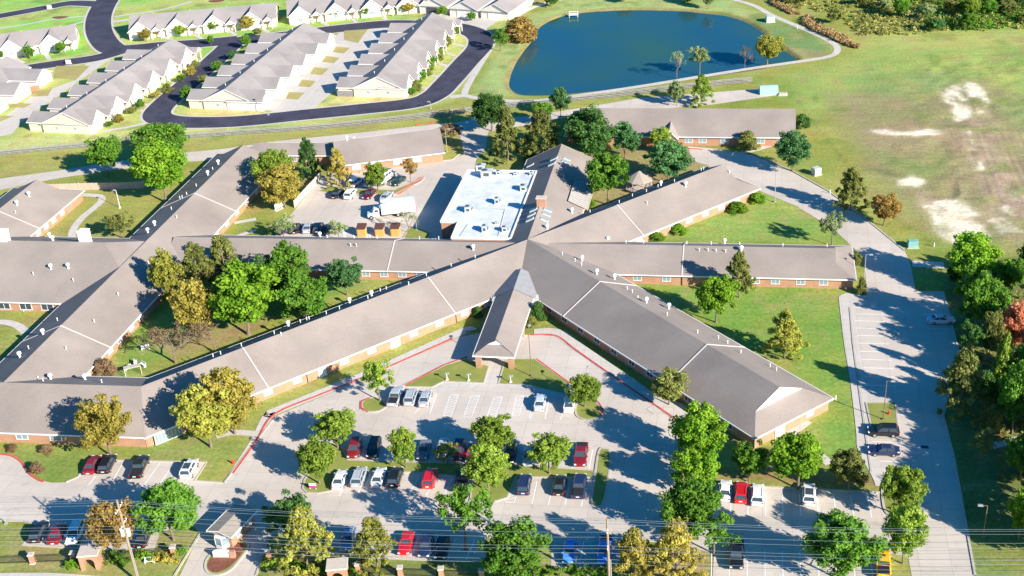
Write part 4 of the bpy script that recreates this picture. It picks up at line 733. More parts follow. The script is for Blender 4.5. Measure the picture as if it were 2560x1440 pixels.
# gazebo
p = g(1598, 470); r = empty('gazebo', p, 0, 'eight-sided wooden gazebo with a tan pyramid roof among trees behind the north-east wing', 'gazebo')
mb = MB(); N = 8
ring = [Vector((math.cos(2 * math.pi * i / N + .39) * 3.6, math.sin(2 * math.pi * i / N + .39) * 3.6, 2.6)) for i in range(N)]
for i in range(N): mb.poly([ring[i], ring[(i + 1) % N], Vector((0, 0, 4.5))]); mb.poly([ring[i], ring[(i + 1) % N], ring[(i + 1) % N] - Vector((0, 0, .2)), ring[i] - Vector((0, 0, .2))])
mb.build('roof', 'roof_shingle_tan', r)
for q in ring: m2 = MB(); m2.box((q.x * .88, q.y * .88, 1.25), (.16, .16, 2.5)); m2.build('post', 'wood_pale', r)
mb = MB(); mb.prism([q.to_2d() * .95 for q in ring], 0, .25); mb.build('deck', 'wood_pale', r)
mb = MB()
for i in range(N):
    if i != 5:
        a, b2 = ring[i] * .88, ring[(i + 1) % N] * .88
        for z in (.5, 1.05): mb.tube((a.x, a.y, z), (b2.x, b2.y, z), .05, n=4)
mb.build('railing', 'wood_pale', r)

# ================================================================ TREES
def leaf_cloud(clumps, per, size, r, seed, up=.35, aniso=1.0):
    """clumps: list of (centre, radius, tint). Returns verts, quads, tint per vertex"""
    rg = np.random.default_rng(seed); C = np.array([c for c, _, _ in clumps]); Rr = np.array([q for _, q, _ in clumps]); T = np.array([t for _, _, t in clumps])
    n = len(clumps) * per; ci = np.repeat(np.arange(len(clumps)), per)
    dv = rg.normal(size=(n, 3)); dv /= np.linalg.norm(dv, axis=1)[:, None]; rr = rg.random(n) ** .45
    dv2 = dv.copy(); dv2[:, 2] *= .8
    P = C[ci] + dv2 * (rr * Rr[ci])[:, None]
    nrm = dv * .8 + rg.normal(size=(n, 3)) * .55; nrm[:, 2] += up; nrm /= np.linalg.norm(nrm, axis=1)[:, None]
    a = np.cross(nrm, rg.normal(size=(n, 3))); a /= np.linalg.norm(a, axis=1)[:, None] + 1e-9; b2 = np.cross(nrm, a)
    s = size * (.6 + .8 * rg.random(n)); a *= s[:, None]; b2 *= (s * aniso * (.5 + .4 * rg.random(n)))[:, None]
    V = np.stack([P - a, P - b2, P + a, P + b2], 1).reshape(-1, 3)
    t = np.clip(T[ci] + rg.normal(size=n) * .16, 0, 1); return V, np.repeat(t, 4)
def crown_obj(V, t, name='crown'):
    me = bpy.data.meshes.new(name); n = len(V) // 4; me.vertices.add(len(V)); me.vertices.foreach_set('co', V.astype(np.float32).ravel())
    me.loops.add(4 * n); me.loops.foreach_set('vertex_index', np.arange(4 * n, dtype=np.int32)); me.polygons.add(n); me.polygons.foreach_set('loop_start', (np.arange(n) * 4).astype(np.int32)); me.polygons.foreach_set('loop_total', np.full(n, 4, np.int32)); me.update(calc_edges=True)
    at = me.attributes.new('tint', 'FLOAT', 'POINT'); at.data.foreach_set('value', t.astype(np.float32)); me.materials.append(MAT['leaf_green']); return me
def trunk_mesh(H, h0, r0, clumps, rnd, nl=9, lean=.0):
    mb = MB(); top = Vector((rnd.uniform(-.2, .2), rnd.uniform(-.2, .2), H * .72)); mid = Vector((rnd.uniform(-.15, .15), rnd.uniform(-.15, .15), h0))
    mb.tube((0, 0, -.1), (0, 0, .35), r0 * 1.5, r0, 8); mb.tube((0, 0, .3), mid, r0, r0 * .75, 8); mb.tube(mid, top, r0 * .75, r0 * .22, 7)
    cs = rnd.sample(clumps, min(nl, len(clumps)))
    for c, q, t in cs:
        c = Vector(c); st = mid.lerp(top, min(.95, max(0, (c.z - h0) / (H - h0) * .75))); m_ = st.lerp(c, .5) + Vector((0, 0, .15)); mb.tube(st, m_, r0 * .33, r0 * .2, 5); mb.tube(m_, c, r0 * .2, r0 * .07, 4)
    return mb
PROTO = {}
def make_proto(kind, seed):
    rnd = random.Random(seed); rg = random.Random(seed + 99); cl = []; H = 8.0; R = 3.5
    if kind in ('round', 'tall', 'sparse', 'wide'):
        zc, rz_, h0 = {'round': (4.8, 3.2, 1.6), 'tall': (4.5, 3.6, 1.0), 'sparse': (5.0, 2.9, 2.0), 'wide': (4.7, 3.2, 1.2)}[kind]; n = 108 if kind != 'sparse' else 54
        lob = [(rnd.uniform(0, 6.28), rnd.uniform(-.7, .9), rnd.uniform(.80, 1.18)) for _ in range(13)]
        for i in range(n):
            th = rnd.uniform(0, 6.28); v = rnd.uniform(-.95, 1.0); k = 1.0
            best = min(lob, key=lambda q: (math.cos(q[0]) - math.cos(th)) ** 2 + (math.sin(q[0]) - math.sin(th)) ** 2 + (q[1] - v) ** 2); k = best[2]
            rr = math.sqrt(max(0, 1 - v * v)); f = rnd.uniform(.45, .95) * k if i > 9 else rnd.uniform(0, .4)
            q = rnd.uniform(.45, .95) * (.85 if kind == 'sparse' else 1)
            c = (R * .86 * rr * f * math.cos(th), R * .86 * rr * f * math.sin(th), zc + rz_ * .86 * v * f)
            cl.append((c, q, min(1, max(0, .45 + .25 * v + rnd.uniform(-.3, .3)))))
        per, sz = (100, .155) if kind != 'sparse' else (64, .15)
    elif kind == 'cone':
        h0 = .6; n = 120
        for i in range(n):
            v = rnd.random() ** .8; z = .7 + v * (H - 1.1); rm = R * (1 - (z / H) ** 1.9) * .97 + .25; th = rnd.uniform(0, 6.28) ; f = rnd.uniform(.35, 1.0) * rnd.choice([1, 1, .9, 1.12])
            cl.append(((rm * f * math.cos(th), rm * f * math.sin(th), z + rnd.uniform(-.2, .2)), rnd.uniform(.32, .7), min(1, max(0, rnd.uniform(.1, .9)))))
        per, sz = 78, .15
    elif kind == 'bush':
        h0 = .3
        for i in range(40):
            th = rnd.uniform(0, 6.28); v = rnd.random(); rr = math.sqrt(1 - v * v) * R * rnd.uniform(.3, .85); cl.append(((rr * math.cos(th), rr * math.sin(th), .6 + v * (H - 2.6)), rnd.uniform(.8, 1.3), rnd.uniform(.2, .8)))
        per, sz = 120, .22
    elif kind == 'bare':
        h0 = 1.6; mb = MB(); ends = []
        def br(p, dr, l, r, dep):
            q = p + dr * l; mb.tube(p, q, r, r * .65, 5 if dep < 2 else 3, cap=False)
            if dep >= 5: ends.append(q); return
            for _ in range(3 if dep < 2 else (3 if dep < 4 else 2)):
                nd = (dr + Vector((rnd.gauss(0, .48), rnd.gauss(0, .48), rnd.gauss(.08, .3)))).normalized(); br(q, nd, l * rnd.uniform(.62, .86), r * .62, dep + 1)
        br(Vector((0, 0, 0)), Vector((0, 0, 1)), 1.9, .16, 0)
        s = [(tuple(e_), .34, rnd.random()) for e_ in ends]; V, t = leaf_cloud(s, 7, .10, R, seed, .2)
        mx = max(math.hypot(v[0], v[1]) for v in mb.v); mz = max(v[2] for v in mb.v); fx, fz = 3.4 / mx, 7.8 / mz
        mb.v = [(x * fx, y * fx, z * fz) for x, y, z in mb.v]; V = V * np.array([fx, fx, fz]); o = mb.build('trunk', 'bark_pale'); tm = o.data; bpy.data.objects.remove(o); return crown_obj(V, t), tm
    V, t = leaf_cloud(cl, per, sz, R, seed, .3)
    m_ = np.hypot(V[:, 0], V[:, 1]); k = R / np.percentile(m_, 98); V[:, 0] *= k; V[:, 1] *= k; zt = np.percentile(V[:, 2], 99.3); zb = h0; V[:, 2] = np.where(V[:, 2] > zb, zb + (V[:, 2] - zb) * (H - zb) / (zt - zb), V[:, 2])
    o = trunk_mesh(H, h0 + .4, .17 if kind != 'bush' else .08, cl, rnd).build('trunk', 'bark'); tm = o.data; bpy.data.objects.remove(o)
    return crown_obj(V, t), tm
for k, n_ in (('round', 5), ('tall', 3), ('sparse', 3), ('wide', 3), ('cone', 4), ('bush', 3), ('bare', 3)): PROTO[k] = [make_proto(k, 100 * i + len(k) * 7 + 3) for i in range(n_)]
TN = [0]
def tree(bx, by, ty, wpx, kind, leaf, label, name='tree', group=None, trunk='bark', cat='tree', hmin=None, H=None):
    b = g(bx, by); H = H or max(hmin or .8, height_to(b, ty)); s = scale_at(b + Vector((0, 0, H * .6))); R = wpx / 2 / s * 1.03; H *= 1.0 if kind in ('cone', 'bare') else .93
    TN[0] += 1; pr = PROTO[kind][TN[0] % len(PROTO[kind])]
    r = empty(name, b, (TN[0] * 2.399) % 6.28, label, cat, group)
    c = bpy.data.objects.new('crown', pr[0]); t = bpy.data.objects.new('trunk', pr[1])
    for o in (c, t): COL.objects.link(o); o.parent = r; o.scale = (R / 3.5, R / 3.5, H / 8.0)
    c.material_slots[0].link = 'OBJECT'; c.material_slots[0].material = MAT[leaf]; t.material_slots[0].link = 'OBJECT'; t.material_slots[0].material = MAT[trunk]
    return r
ORD = ['first', 'second', 'third', 'fourth', 'fifth', 'sixth', 'seventh', 'eighth', 'ninth', 'tenth', 'eleventh', 'twelfth', 'thirteenth', 'fourteenth', 'fifteenth', 'sixteenth', 'seventeenth', 'eighteenth', 'nineteenth', 'twentieth']
LN = dict(leaf_green='mid green', leaf_bright='bright green', leaf_dark='dark green', leaf_olive='olive', leaf_yellowgreen='yellow-green', leaf_teal='deep green', leaf_pale='pale green')
T_ = [
 # bx, by, ty, width, kind, leaf, label, name
 (950, 1003, 896, 88, 'sparse', 'leaf_yellowgreen', 'young light green tree on the red-kerbed island beside the grey pickup', 'maple_tree'),
 (1462, 1018, 938, 88, 'round', 'leaf_yellowgreen', 'young light green tree on the red-kerbed island beside the white parked car near the canopy', 'maple_tree'),
 (845, 1120, 1035, 104, 'round', 'leaf_yellowgreen', 'bushy green tree at the upper left tip of the long car park island', 'maple_tree'),
 (799, 1210, 1098, 96, 'round', 'leaf_yellowgreen', 'bushy green tree above the magenta sign at the left end of the island', 'maple_tree'),
 (1015, 1170, 1070, 72, 'round', 'leaf_yellowgreen', 'small upright green tree in the island between the black suv and the blue sedan', 'maple_tree'),
 (1240, 1150, 1035, 104, 'round', 'leaf_yellowgreen', 'green tree just right of the red car on the middle island', 'maple_tree'),
 (1222, 1230, 1110, 106, 'round', 'leaf_yellowgreen', 'green tree with a pale trunk at the widened end of the middle island', 'maple_tree'),
 (1374, 1185, 1095, 106, 'round', 'leaf_yellowgreen', 'round lime green tree between the red pickup and the silver car', 'maple_tree'),
 (1165, 1375, 1215, 148, 'sparse', 'leaf_green', 'large open-crowned green tree in the lower row right of the red coupe', 'maple_tree'),
 (1295, 1452, 1312, 168, 'round', 'leaf_green', 'broad green tree at the bottom centre, left of the bright blue car', 'oak_tree'),
 (943, 1425, 1298, 126, 'cone', 'leaf_yellow', 'pale yellow-green cypress left of the bright red coupe', 'cypress_tree'),
 (775, 1428, 1272, 150, 'cone', 'leaf_yellow', 'tall yellow-green cypress right of the driveway, behind the brick pillar', 'cypress_tree'),
 (730, 1345, 1248, 118, 'round', 'leaf_dark', 'dark green tree tucked behind the tall yellow-green cypress by the driveway', 'oak_tree'),
 (435, 1350, 1210, 154, 'round', 'leaf_green', 'large green tree left of the driveway and the gatehouse', 'oak_tree'),
 (290, 1385, 1265, 130, 'wide', 'leaf_orange', 'rust brown tree directly behind the leaning utility pole', 'cypress_tree'),
 (1120, 1160, 1108, 66, 'sparse', 'leaf_olive', 'small thin olive tree in front of the maroon car on the island', 'maple_tree'),
 (1748, 1158, 1012, 136, 'round', 'leaf_bright', 'large bright green tree by the pointed end of the south-east wing', 'maple_tree'),
 (1738, 1235, 1125, 118, 'round', 'leaf_bright', 'second bright green tree down the strip left of the white and red parked cars', 'maple_tree'),
 (1725, 1338, 1195, 140, 'tall', 'leaf_green', 'tall darker green tree in the middle of the dividing strip', 'maple_tree'),
 (1785, 1385, 1285, 118, 'sparse', 'leaf_green', 'open green tree at the lower end of the dividing strip, above the black suv', 'maple_tree'),
 (1590, 1462, 1325, 116, 'cone', 'leaf_gold', 'olive gold cypress right of the second utility pole', 'cypress_tree'),
 (1690, 1462, 1305, 134, 'cone', 'leaf_gold', 'golden orange cypress right of the olive gold one at the bottom edge', 'cypress_tree'),
 (1872, 1206, 1105, 84, 'round', 'leaf_green', 'small dark trunked green tree above the red and white cars of the right lot', 'maple_tree'),
 (1995, 1222, 1086, 138, 'wide', 'leaf_bright', 'broad bright green tree above the white suv with a black roof', 'maple_tree'),
 (2120, 1228, 1132, 98, 'wide', 'leaf_olive', 'olive green tree above the empty bays of the right lot', 'maple_tree'),
 (2250, 1292, 1163, 112, 'round', 'leaf_yellowgreen', 'green and yellow tree on the kerbed tip at the exit of the right lot', 'maple_tree'),
 (2257, 1410, 1262, 108, 'tall', 'leaf_yellowgreen', 'upright light green tree right of the yellow pickup', 'maple_tree'),
 (2110, 1455, 1298, 176, 'wide', 'leaf_green', 'wide deep green tree left of the yellow pickup', 'oak_tree'),
 (1848, 744, 630, 74, 'cone', 'leaf_olive', 'thin olive cypress on the lawn in front of the east wing', 'cypress_tree'),
 (1790, 806, 688, 102, 'round', 'leaf_bright', 'dense bright green tree on the lawn between the east and south-east wings', 'maple_tree'),
 (1961, 894, 780, 102, 'cone', 'leaf_yellow', 'yellow cypress standing alone on the triangular lawn', 'cypress_tree'),
 (1672, 1012, 928, 92, 'wide', 'leaf_olive', 'thin olive-grey tree against the shaded side of the south-east wing', 'bare_tree'),
 (2079, 614, 531, 70, 'sparse', 'leaf_pale', 'pale green see-through tree at the tip of the lawn beside the service road', 'maple_tree'),
 (1981, 428, 323, 86, 'round', 'leaf_teal', 'dark green round tree right of the brick lodge', 'oak_tree'),
 (2126, 526, 421, 86, 'cone', 'leaf_olive', 'brownish green cypress on the verge between the two electrical cabinets', 'cypress_tree'),
 (2209, 564, 488, 78, 'wide', 'leaf_orange', 'small orange tree on the verge beside the brown field', 'cypress_tree'),
 (1868, 372, 325, 58, 'bush', 'leaf_olive', 'low round olive tree in front of the brick lodge', 'shrub_tree'),
 (2005, 318, 285, 42, 'bush', 'leaf_dark', 'small dark green shrub off the right end of the brick lodge', 'shrub_tree'),
 (1230, 328, 233, 92, 'round', 'leaf_dark', 'dark green tree at the end of the rail fence near the road bend', 'oak_tree'),
 (1270, 402, 270, 92, 'cone', 'leaf_olive', 'tall olive cypress left of the golden one, north of the white flat roof', 'cypress_tree'),
 (1357, 398, 278, 100, 'cone', 'leaf_olive', 'tall golden olive cypress at the tip of the skylit wing', 'cypress_tree'),
 (1402, 292, 216, 52, 'round', 'leaf_teal', 'narrow dark green tree by the pond fence, left of the brick lodge', 'oak_tree'),
 (1357, 310, 256, 54, 'round', 'leaf_green', 'small green tree between the narrow dark tree and the olive cypress', 'maple_tree'),
 (1480, 402, 268, 126, 'wide', 'leaf_dark', 'big dark olive tree covering the left end of the brick lodge', 'oak_tree'),
 (1563, 396, 303, 76, 'round', 'leaf_teal', 'dark green tree right of the big dark olive tree', 'oak_tree'),
 (1655, 382, 320, 66, 'wide', 'leaf_yellowgreen', 'yellow-green tree in front of the small white porch of the lodge', 'maple_tree'),
 (1670, 458, 352, 118, 'round', 'leaf_teal', 'large deep green tree right of the gazebo', 'oak_tree'),
 (1520, 512, 383, 104, 'round', 'leaf_green', 'bright green tree left of the gazebo, shading the skylit wing', 'maple_tree'),
 (1692, 264, 200, 40, 'tall', 'leaf_pale', 'slim light green tree by the pond fence, left of the yellow-green cypress', 'maple_tree'),
 (1753, 262, 188, 64, 'cone', 'leaf_yellowgreen', 'yellow-green cypress against the right part of the pond fence', 'cypress_tree'),
 (1692, 194, 126, 58, 'bare', 'leaf_pale', 'grey-green feathery tree on the pond bank, left of the pale green one', 'bare_tree'),
 (1749, 184, 113, 56, 'sparse', 'leaf_pale', 'pale green tree leaning over the pond from its path', 'willow_tree'),
 (1862, 171, 115, 42, 'bare', 'leaf_brown', 'small brown bare tree on the pond bank', 'bare_tree'),
 (1918, 162, 87, 72, 'wide', 'leaf_yellow', 'yellow leaved tree at the right corner of the pond', 'maple_tree'),
 (1128, 364, 306, 66, 'sparse', 'leaf_brown', 'small brownish tree at the right end of the brick annexe', 'maple_tree'),
 (1252, 128, 70, 50, 'sparse', 'leaf_green', 'green tree beside the loop road at the pond corner', 'maple_tree'),
 (1298, 98, 42, 92, 'bush', 'leaf_orange', 'wide orange-brown thicket on the left shore of the pond', 'thicket'),
 (272, 442, 343, 90, 'round', 'leaf_green', 'green tree left of the pair beside the dark slope, south of the back drive', 'oak_tree'),
 (415, 418, 306, 132, 'wide', 'leaf_green', 'large green tree by the back drive, behind the brighter one', 'oak_tree'),
 (415, 506, 358, 138, 'wide', 'leaf_bright', 'large bright green tree against the wooden screen fence', 'oak_tree'),
 (688, 478, 371, 98, 'wide', 'leaf_yellowgreen', 'green pyramidal tree beside the long left wing, above the amber one', 'cypress_tree'),
 (714, 520, 408, 102, 'tall', 'leaf_gold', 'amber cypress left of the curved screen fence', 'cypress_tree'),
 (778, 450, 348, 66, 'cone', 'leaf_dark', 'narrow dark olive cypress at the top of the curved screen fence', 'cypress_tree'),
 (850, 466, 373, 64, 'cone', 'leaf_gold', 'orange yellow tree left of the white cars in the service yard', 'cypress_tree'),
 (945, 476, 405, 58, 'round', 'leaf_yellowgreen', 'young green tree in front of the white minibus', 'maple_tree'),
 (1027, 456, 392, 46, 'sparse', 'leaf_orange', 'thin orange tree at the red-painted tip of the yard island', 'maple_tree'),
 (712, 600, 540, 64, 'sparse', 'leaf_pale', 'pale thin tree over the dark cars at the bottom left of the service yard', 'maple_tree'),
 (848, 600, 549, 56, 'sparse', 'leaf_pale', 'pale olive tree right of the dark cars in the service yard', 'maple_tree'),
 (1022, 582, 524, 60, 'bare', 'leaf_pale', 'bare grey tree at the lawn corner behind the box truck', 'bare_tree'),
 (432, 756, 622, 76, 'tall', 'leaf_yellow', 'narrow golden cypress, leftmost in the planted courtyard', 'cypress_tree'),
 (505, 732, 610, 96, 'cone', 'leaf_olive', 'olive gold cypress, second from the left in the planted courtyard', 'cypress_tree'),
 (568, 706, 592, 108, 'cone', 'leaf_olive', 'olive cypress shading the connecting roof at the back of the courtyard', 'cypress_tree'),
 (510, 842, 698, 120, 'tall', 'leaf_gold', 'orange gold cypress in the middle of the courtyard, left of the vivid green tree', 'cypress_tree'),
 (622, 836, 663, 172, 'wide', 'leaf_bright', 'vivid green broad tree at the centre of the courtyard', 'oak_tree'),
 (728, 760, 612, 132, 'round', 'leaf_green', 'tall green tree behind the vivid green one in the courtyard', 'oak_tree'),
 (768, 806, 688, 142, 'wide', 'leaf_green', 'lower green tree against the long dark roof slope in the courtyard', 'oak_tree'),
 (668, 765, 640, 110, 'round', 'leaf_dark', 'dark green tree in the shade behind the vivid green courtyard tree', 'oak_tree'),
 (868, 738, 647, 84, 'round', 'leaf_teal', 'small blue-green tree at the right end of the courtyard', 'oak_tree'),
 (440, 908, 816, 170, 'bare', 'leaf_brown', 'grey-brown leafless thicket in the lower courtyard, the left of two', 'bare_tree'),
 (540, 882, 800, 150, 'bare', 'leaf_brown', 'grey-brown leafless thicket beside the long dark roof slope, the right of two', 'bare_tree'),
 (262, 938, 898, 60, 'bush', 'leaf_brown', 'reddish brown shrub at the inner corner of the lower courtyard', 'shrub'),
 (278, 1140, 990, 130, 'round', 'leaf_gold', 'golden round tree before the lower left wing', 'cypress_tree'),
 (528, 1118, 972, 146, 'round', 'leaf_yellow', 'large gold-green tree at the elbow of the building, in front of its pair', 'cypress_tree'),
 (588, 1085, 915, 132, 'round', 'leaf_gold', 'large orange gold tree at the elbow of the building, behind its pair', 'cypress_tree'),
 (305, 595, 530, 76, 'sparse', 'leaf_olive', 'half-bare tree on the lawn beside the curving white path', 'maple_tree'),
 (118, 1130, 1112, 34, 'bush', 'leaf_brown', 'small brown shrub on the lawn, topmost of the three', 'shrub'),
 (125, 1138, 1114, 1, 'bush', 'leaf_brown', None, None),
 (95, 1180, 1156, 38, 'bush', 'leaf_brown', 'small brown shrub on the lawn nearest the red kerb', 'shrub'),
 (32, 1126, 1110, 30, 'bush', 'leaf_brown', 'small brown shrub under the window at the left edge', 'shrub'),
 (1345, 800, 752, 44, 'bush', 'leaf_dark', 'dark round bush right of the entrance canopy', 'shrub'),
 (1330, 815, 790, 34, 'bush', 'leaf_olive', 'small olive bush at the foot of the entrance canopy', 'shrub'),
 (1195, 792, 765, 30, 'bush', 'leaf_dark', 'dark bush left of the entrance canopy', 'shrub'),
 (2140, 672, 630, 24, 'tall', 'leaf_olive', 'slim yellowish shrub at the end of the east wing', 'shrub'),
 (2152, 735, 690, 24, 'bush', 'leaf_olive', 'low shrub at the corner of the east wing near the lot', 'shrub'),
 (1330, 400, 378, 40, 'bush', 'hedge_leaf', 'low green shrub at the north end of the white flat roof', 'shrub'),
 (1478, 518, 498, 24, 'bush', 'hedge_leaf', 'small bright shrub beside the ribbed sunroom', 'shrub'),
]
for q in T_:
    if q[7]: tree(*q[:6], q[6], q[7], cat='shrub' if 'shrub' in q[7] else 'tree', hmin=.8)
# street trees of the estate
for i, (x, y, ty, w, lf) in enumerate([(366, 104, 72, 34, 'leaf_gold'), (452, 92, 62, 32, 'leaf_yellowgreen'), (538, 80, 48, 32, 'leaf_yellowgreen'), (622, 76, 38, 38, 'leaf_gold'), (76, 148, 112, 28, 'leaf_green'), (156, 136, 102, 28, 'leaf_green'), (762, 52, 26, 28, 'leaf_yellowgreen'), (838, 48, 18, 32, 'leaf_green'), (916, 42, 12, 30, 'leaf_green'), (992, 32, 8, 26, 'leaf_bright'), (1022, 34, 4, 36, 'leaf_gold'), (0, 150, 125, 24, 'leaf_green'), (1108, 45, 15, 26, 'leaf_bright'), (528, 112, 88, 18, 'leaf_green'), (618, 122, 86, 26, 'leaf_green'), (585, 150, 124, 30, 'leaf_teal'), (545, 178, 152, 32, 'leaf_green'), (510, 214, 188, 28, 'leaf_olive'), (470, 255, 215, 34, 'leaf_green'), (1180, 52, 30, 24, 'leaf_green'), (645, 92, 68, 22, 'leaf_olive')]):
    tree(x, y, ty, w, 'round', lf, ['young street tree in front of the white gabled cottages, number %d along the kerb from the left', 'small leafy tree on the estate verge, number %d along the kerb from the left'][i > 11] % (i + 1) if False else None, 'young_tree', 'young trees along the estate streets', hmin=2.5, cat='tree')['label'] = [
     'gold-tinged tree left of the first porch of the cottages by the entry road', 'yellow-green tree before the second white gable by the entry road', 'yellow-green tree before the third white gable by the entry road', 'brownish tree before the fourth white gable by the entry road', 'green tree at the left porch of the cottages by the left edge', 'green tree at the right porch of the cottages by the left edge', 'yellow-green tree at the first porch of the top centre cottages', 'green tree at the second porch of the top centre cottages', 'green tree at the third porch of the top centre cottages', 'bright tree at the last porch of the top centre cottages', 'golden shrub-like tree off the right end of the top centre cottages', 'green tree cut by the left edge beside the cottages', 'bright tree right of the dark open garage', 'small tree on the street corner lawn below the white gables', 'slim tree standing on the bend of the street above the central cottages', 'blue-green tree beside the top of the shaded street', 'green tree by the shaded street, third from the bend', 'olive tree by the shaded street, second from the bend', 'dark green tree over the road bend left of the blank cream gable', 'tree between the cottages at the head of the loop', 'olive tree hidden behind the central cottages roof'][i]
for i in range(14):
    t = i / 13; x = 1032 + (1142 - 1032) * t + [0, 3, -3][i % 3]; y = 238 + (78 - 238) * t
    tree(x, y, y - 20 - (i * 7 % 9), 22 + (i * 5 % 9), 'bush' if i % 3 else 'round', ['leaf_green', 'leaf_olive', 'hedge_leaf'][i % 3], 'leafy shrub along the fronts of the cottages nearest the pond, ' + ORD[i] + ' from the road bend', 'shrub', 'shrubs along the cottage fronts nearest the pond', hmin=2.0, cat='shrub')
for i, (x, y) in enumerate([(275, 318), (300, 304), (330, 285), (352, 268), (392, 246), (420, 230), (455, 205), (478, 186), (490, 170)]):
    tree(x, y, y - 16 - (i * 5 % 9), 22 + (i * 3 % 8), 'bush' if i % 2 else 'round', ['leaf_green', 'leaf_gold', 'leaf_olive'][i % 3], 'garden shrub before the white cottages left of the looping road, ' + ORD[i] + ' from the bottom', 'shrub', 'shrubs before the white cottages left of the road', hmin=1.5, cat='shrub')
# courtyard hedges by the north-east wing: mounded shrubs
for x, y, w, lb in ((1893, 505, 44, 'topmost'), (1842, 528, 52, 'second from the top'), (1695, 582, 50, 'third from the top'), (1640, 603, 44, 'lowest')):
    tree(x, y, y - 22, w, 'bush', 'hedge_leaf', 'mounded green shrub along the front of the north-east wing, ' + lb, 'shrub', hmin=1.6, cat='shrub')
# the wood along the right edge
WOODS = [(2425, 722, 582, 130, 'round', 'leaf_bright', 'tall bright green tree at the upper tip of the right-hand wood'), (2515, 745, 648, 92, 'round', 'leaf_green', 'green tree behind the tall bright one, at the top of the right-hand wood'), (2440, 830, 678, 118, 'round', 'leaf_green', 'green tree right of the white car parked in shade'),
 (2532, 892, 752, 78, 'round', 'leaf_red', 'brick red tree in the right-hand wood'), (2500, 860, 745, 80, 'tall', 'leaf_green', 'tall tree left of the brick red one'), (2420, 900, 800, 70, 'sparse', 'leaf_dark', 'thin dark tree over the lot edge below the white car'), (2398, 1042, 886, 128, 'cone', 'leaf_olive', 'big olive pine leaning over the edge of the right lot'),
 (2498, 980, 842, 66, 'cone', 'leaf_yellowgreen', 'narrow yellow-green cypress inside the right-hand wood'), (2550, 975, 868, 80, 'round', 'leaf_green', 'green tree right of the narrow yellow-green cypress'), (2530, 1085, 905, 96, 'tall', 'leaf_green', 'tall green tree below the narrow cypress'), (2462, 1020, 930, 60, 'tall', 'leaf_dark', 'dark tree right of the big olive pine'),
 (2448, 1150, 1070, 66, 'sparse', 'leaf_olive', 'thin tree over the pale path in the right-hand wood'), (2550, 1200, 1080, 90, 'round', 'leaf_green', 'green tree at the right edge above the path'), (2545, 1350, 1225, 74, 'round', 'leaf_bright', 'bright green tree at the right edge, lowest in the wood'), (2590, 1120, 980, 100, 'round', 'leaf_green', None), (2470, 900, 780, 64, 'tall', 'leaf_olive', 'slender olive tree in the thick of the right-hand wood'),
 (2600, 800, 640, 120, 'round', 'leaf_green', None), (2620, 900, 760, 120, 'round', 'leaf_green', None), (2640, 1010, 860, 130, 'tall', 'leaf_olive', None), (2560, 1060, 950, 90, 'round', 'leaf_dark', None), (2650, 1180, 1010, 140, 'round', 'leaf_green', None), (2600, 1270, 1130, 110, 'round', 'leaf_green', None), (2660, 1330, 1150, 130, 'tall', 'leaf_green', None), (2620, 1400, 1280, 90, 'round', 'leaf_green', None),
 (2700, 1250, 1070, 150, 'tall', 'leaf_olive', None), (2460, 760, 690, 50, 'tall', 'leaf_teal', 'small blue-green tree under the tall bright one'), (2570, 720, 600, 70, 'round', 'leaf_dark', None), (2385, 720, 660, 40, 'round', 'leaf_dark', 'low dark tree by the gravel stub at the wood tip'), (2480, 1075, 1010, 60, 'bush', 'leaf_olive', 'low olive thicket on the red leaf litter'), (2420, 980, 900, 50, 'bush', 'leaf_dark', 'dark undergrowth bush behind the big olive pine'), (2520, 1010, 950, 70, 'bush', 'leaf_dark', 'dark undergrowth bush left of the tall green tree'), (2760, 1420, 1200, 150, 'tall', 'leaf_green', None), (2730, 1120, 940, 140, 'tall', 'leaf_olive', None), (2700, 1000, 830, 130, 'tall', 'leaf_dark', None), (2690, 880, 700, 130, 'tall', 'leaf_green', None)]
for x, y, ty, w, k, lf, lb in WOODS: tree(x, y, ty - (y - ty) * .04, w * .97, k, lf, lb or '%s tree deep in the right-hand wood, %s of its colour from the top' % (LN[lf], ORD[sum(1 for q in WOODS if not q[6] and q[5] == lf and q[1] < y)]), 'woodland_tree', 'trees of the wood along the right edge')
# trees of the rough ground, top right
rw = random.Random(5)
BR = [(2085, 60, 20, 40, 'leaf_olive'), (2250, 45, -10, 44, 'leaf_green'), (2315, 50, 5, 46, 'leaf_pale'), (2345, 78, 46, 36, 'leaf_teal'), (2322, 76, 44, 30, 'leaf_dark'), (2398, 74, 38, 28, 'leaf_dark'), (2418, 74, 30, 44, 'leaf_green'), (2425, 48, -8, 52, 'leaf_yellowgreen'), (2470, 45, -5, 46, 'leaf_green'), (2380, 40, -20, 50, 'leaf_olive'), (2205, 25, -10, 40, 'leaf_pale'), (2520, 35, 0, 50, 'leaf_olive'), (2490, 20, -30, 44, 'leaf_dark'), (2545, 15, -30, 50, 'leaf_dark'), (2280, 10, -40, 50, 'leaf_green'), (2350, 5, -50, 50, 'leaf_teal'), (2160, 15, -20, 40, 'leaf_olive'), (2440, -10, -70, 56, 'leaf_green'), (2560, 60, 30, 34, 'leaf_olive'), (2000, 10, -20, 40, 'leaf_dark'), (1970, 12, -14, 30, 'leaf_olive'), (1720, 8, -30, 50, 'leaf_green'), (1560, 5, -24, 40, 'leaf_olive'), (1380, 18, -16, 34, 'leaf_green'), (1770, 22, -20, 30, 'leaf_pale')]
for i in range(20): BR.append((2180 + rw.random() * 390, 2 - rw.random() * 34, 0, 44, rw.choice(['leaf_green', 'leaf_dark', 'leaf_olive', 'leaf_yellowgreen', 'leaf_teal'])))
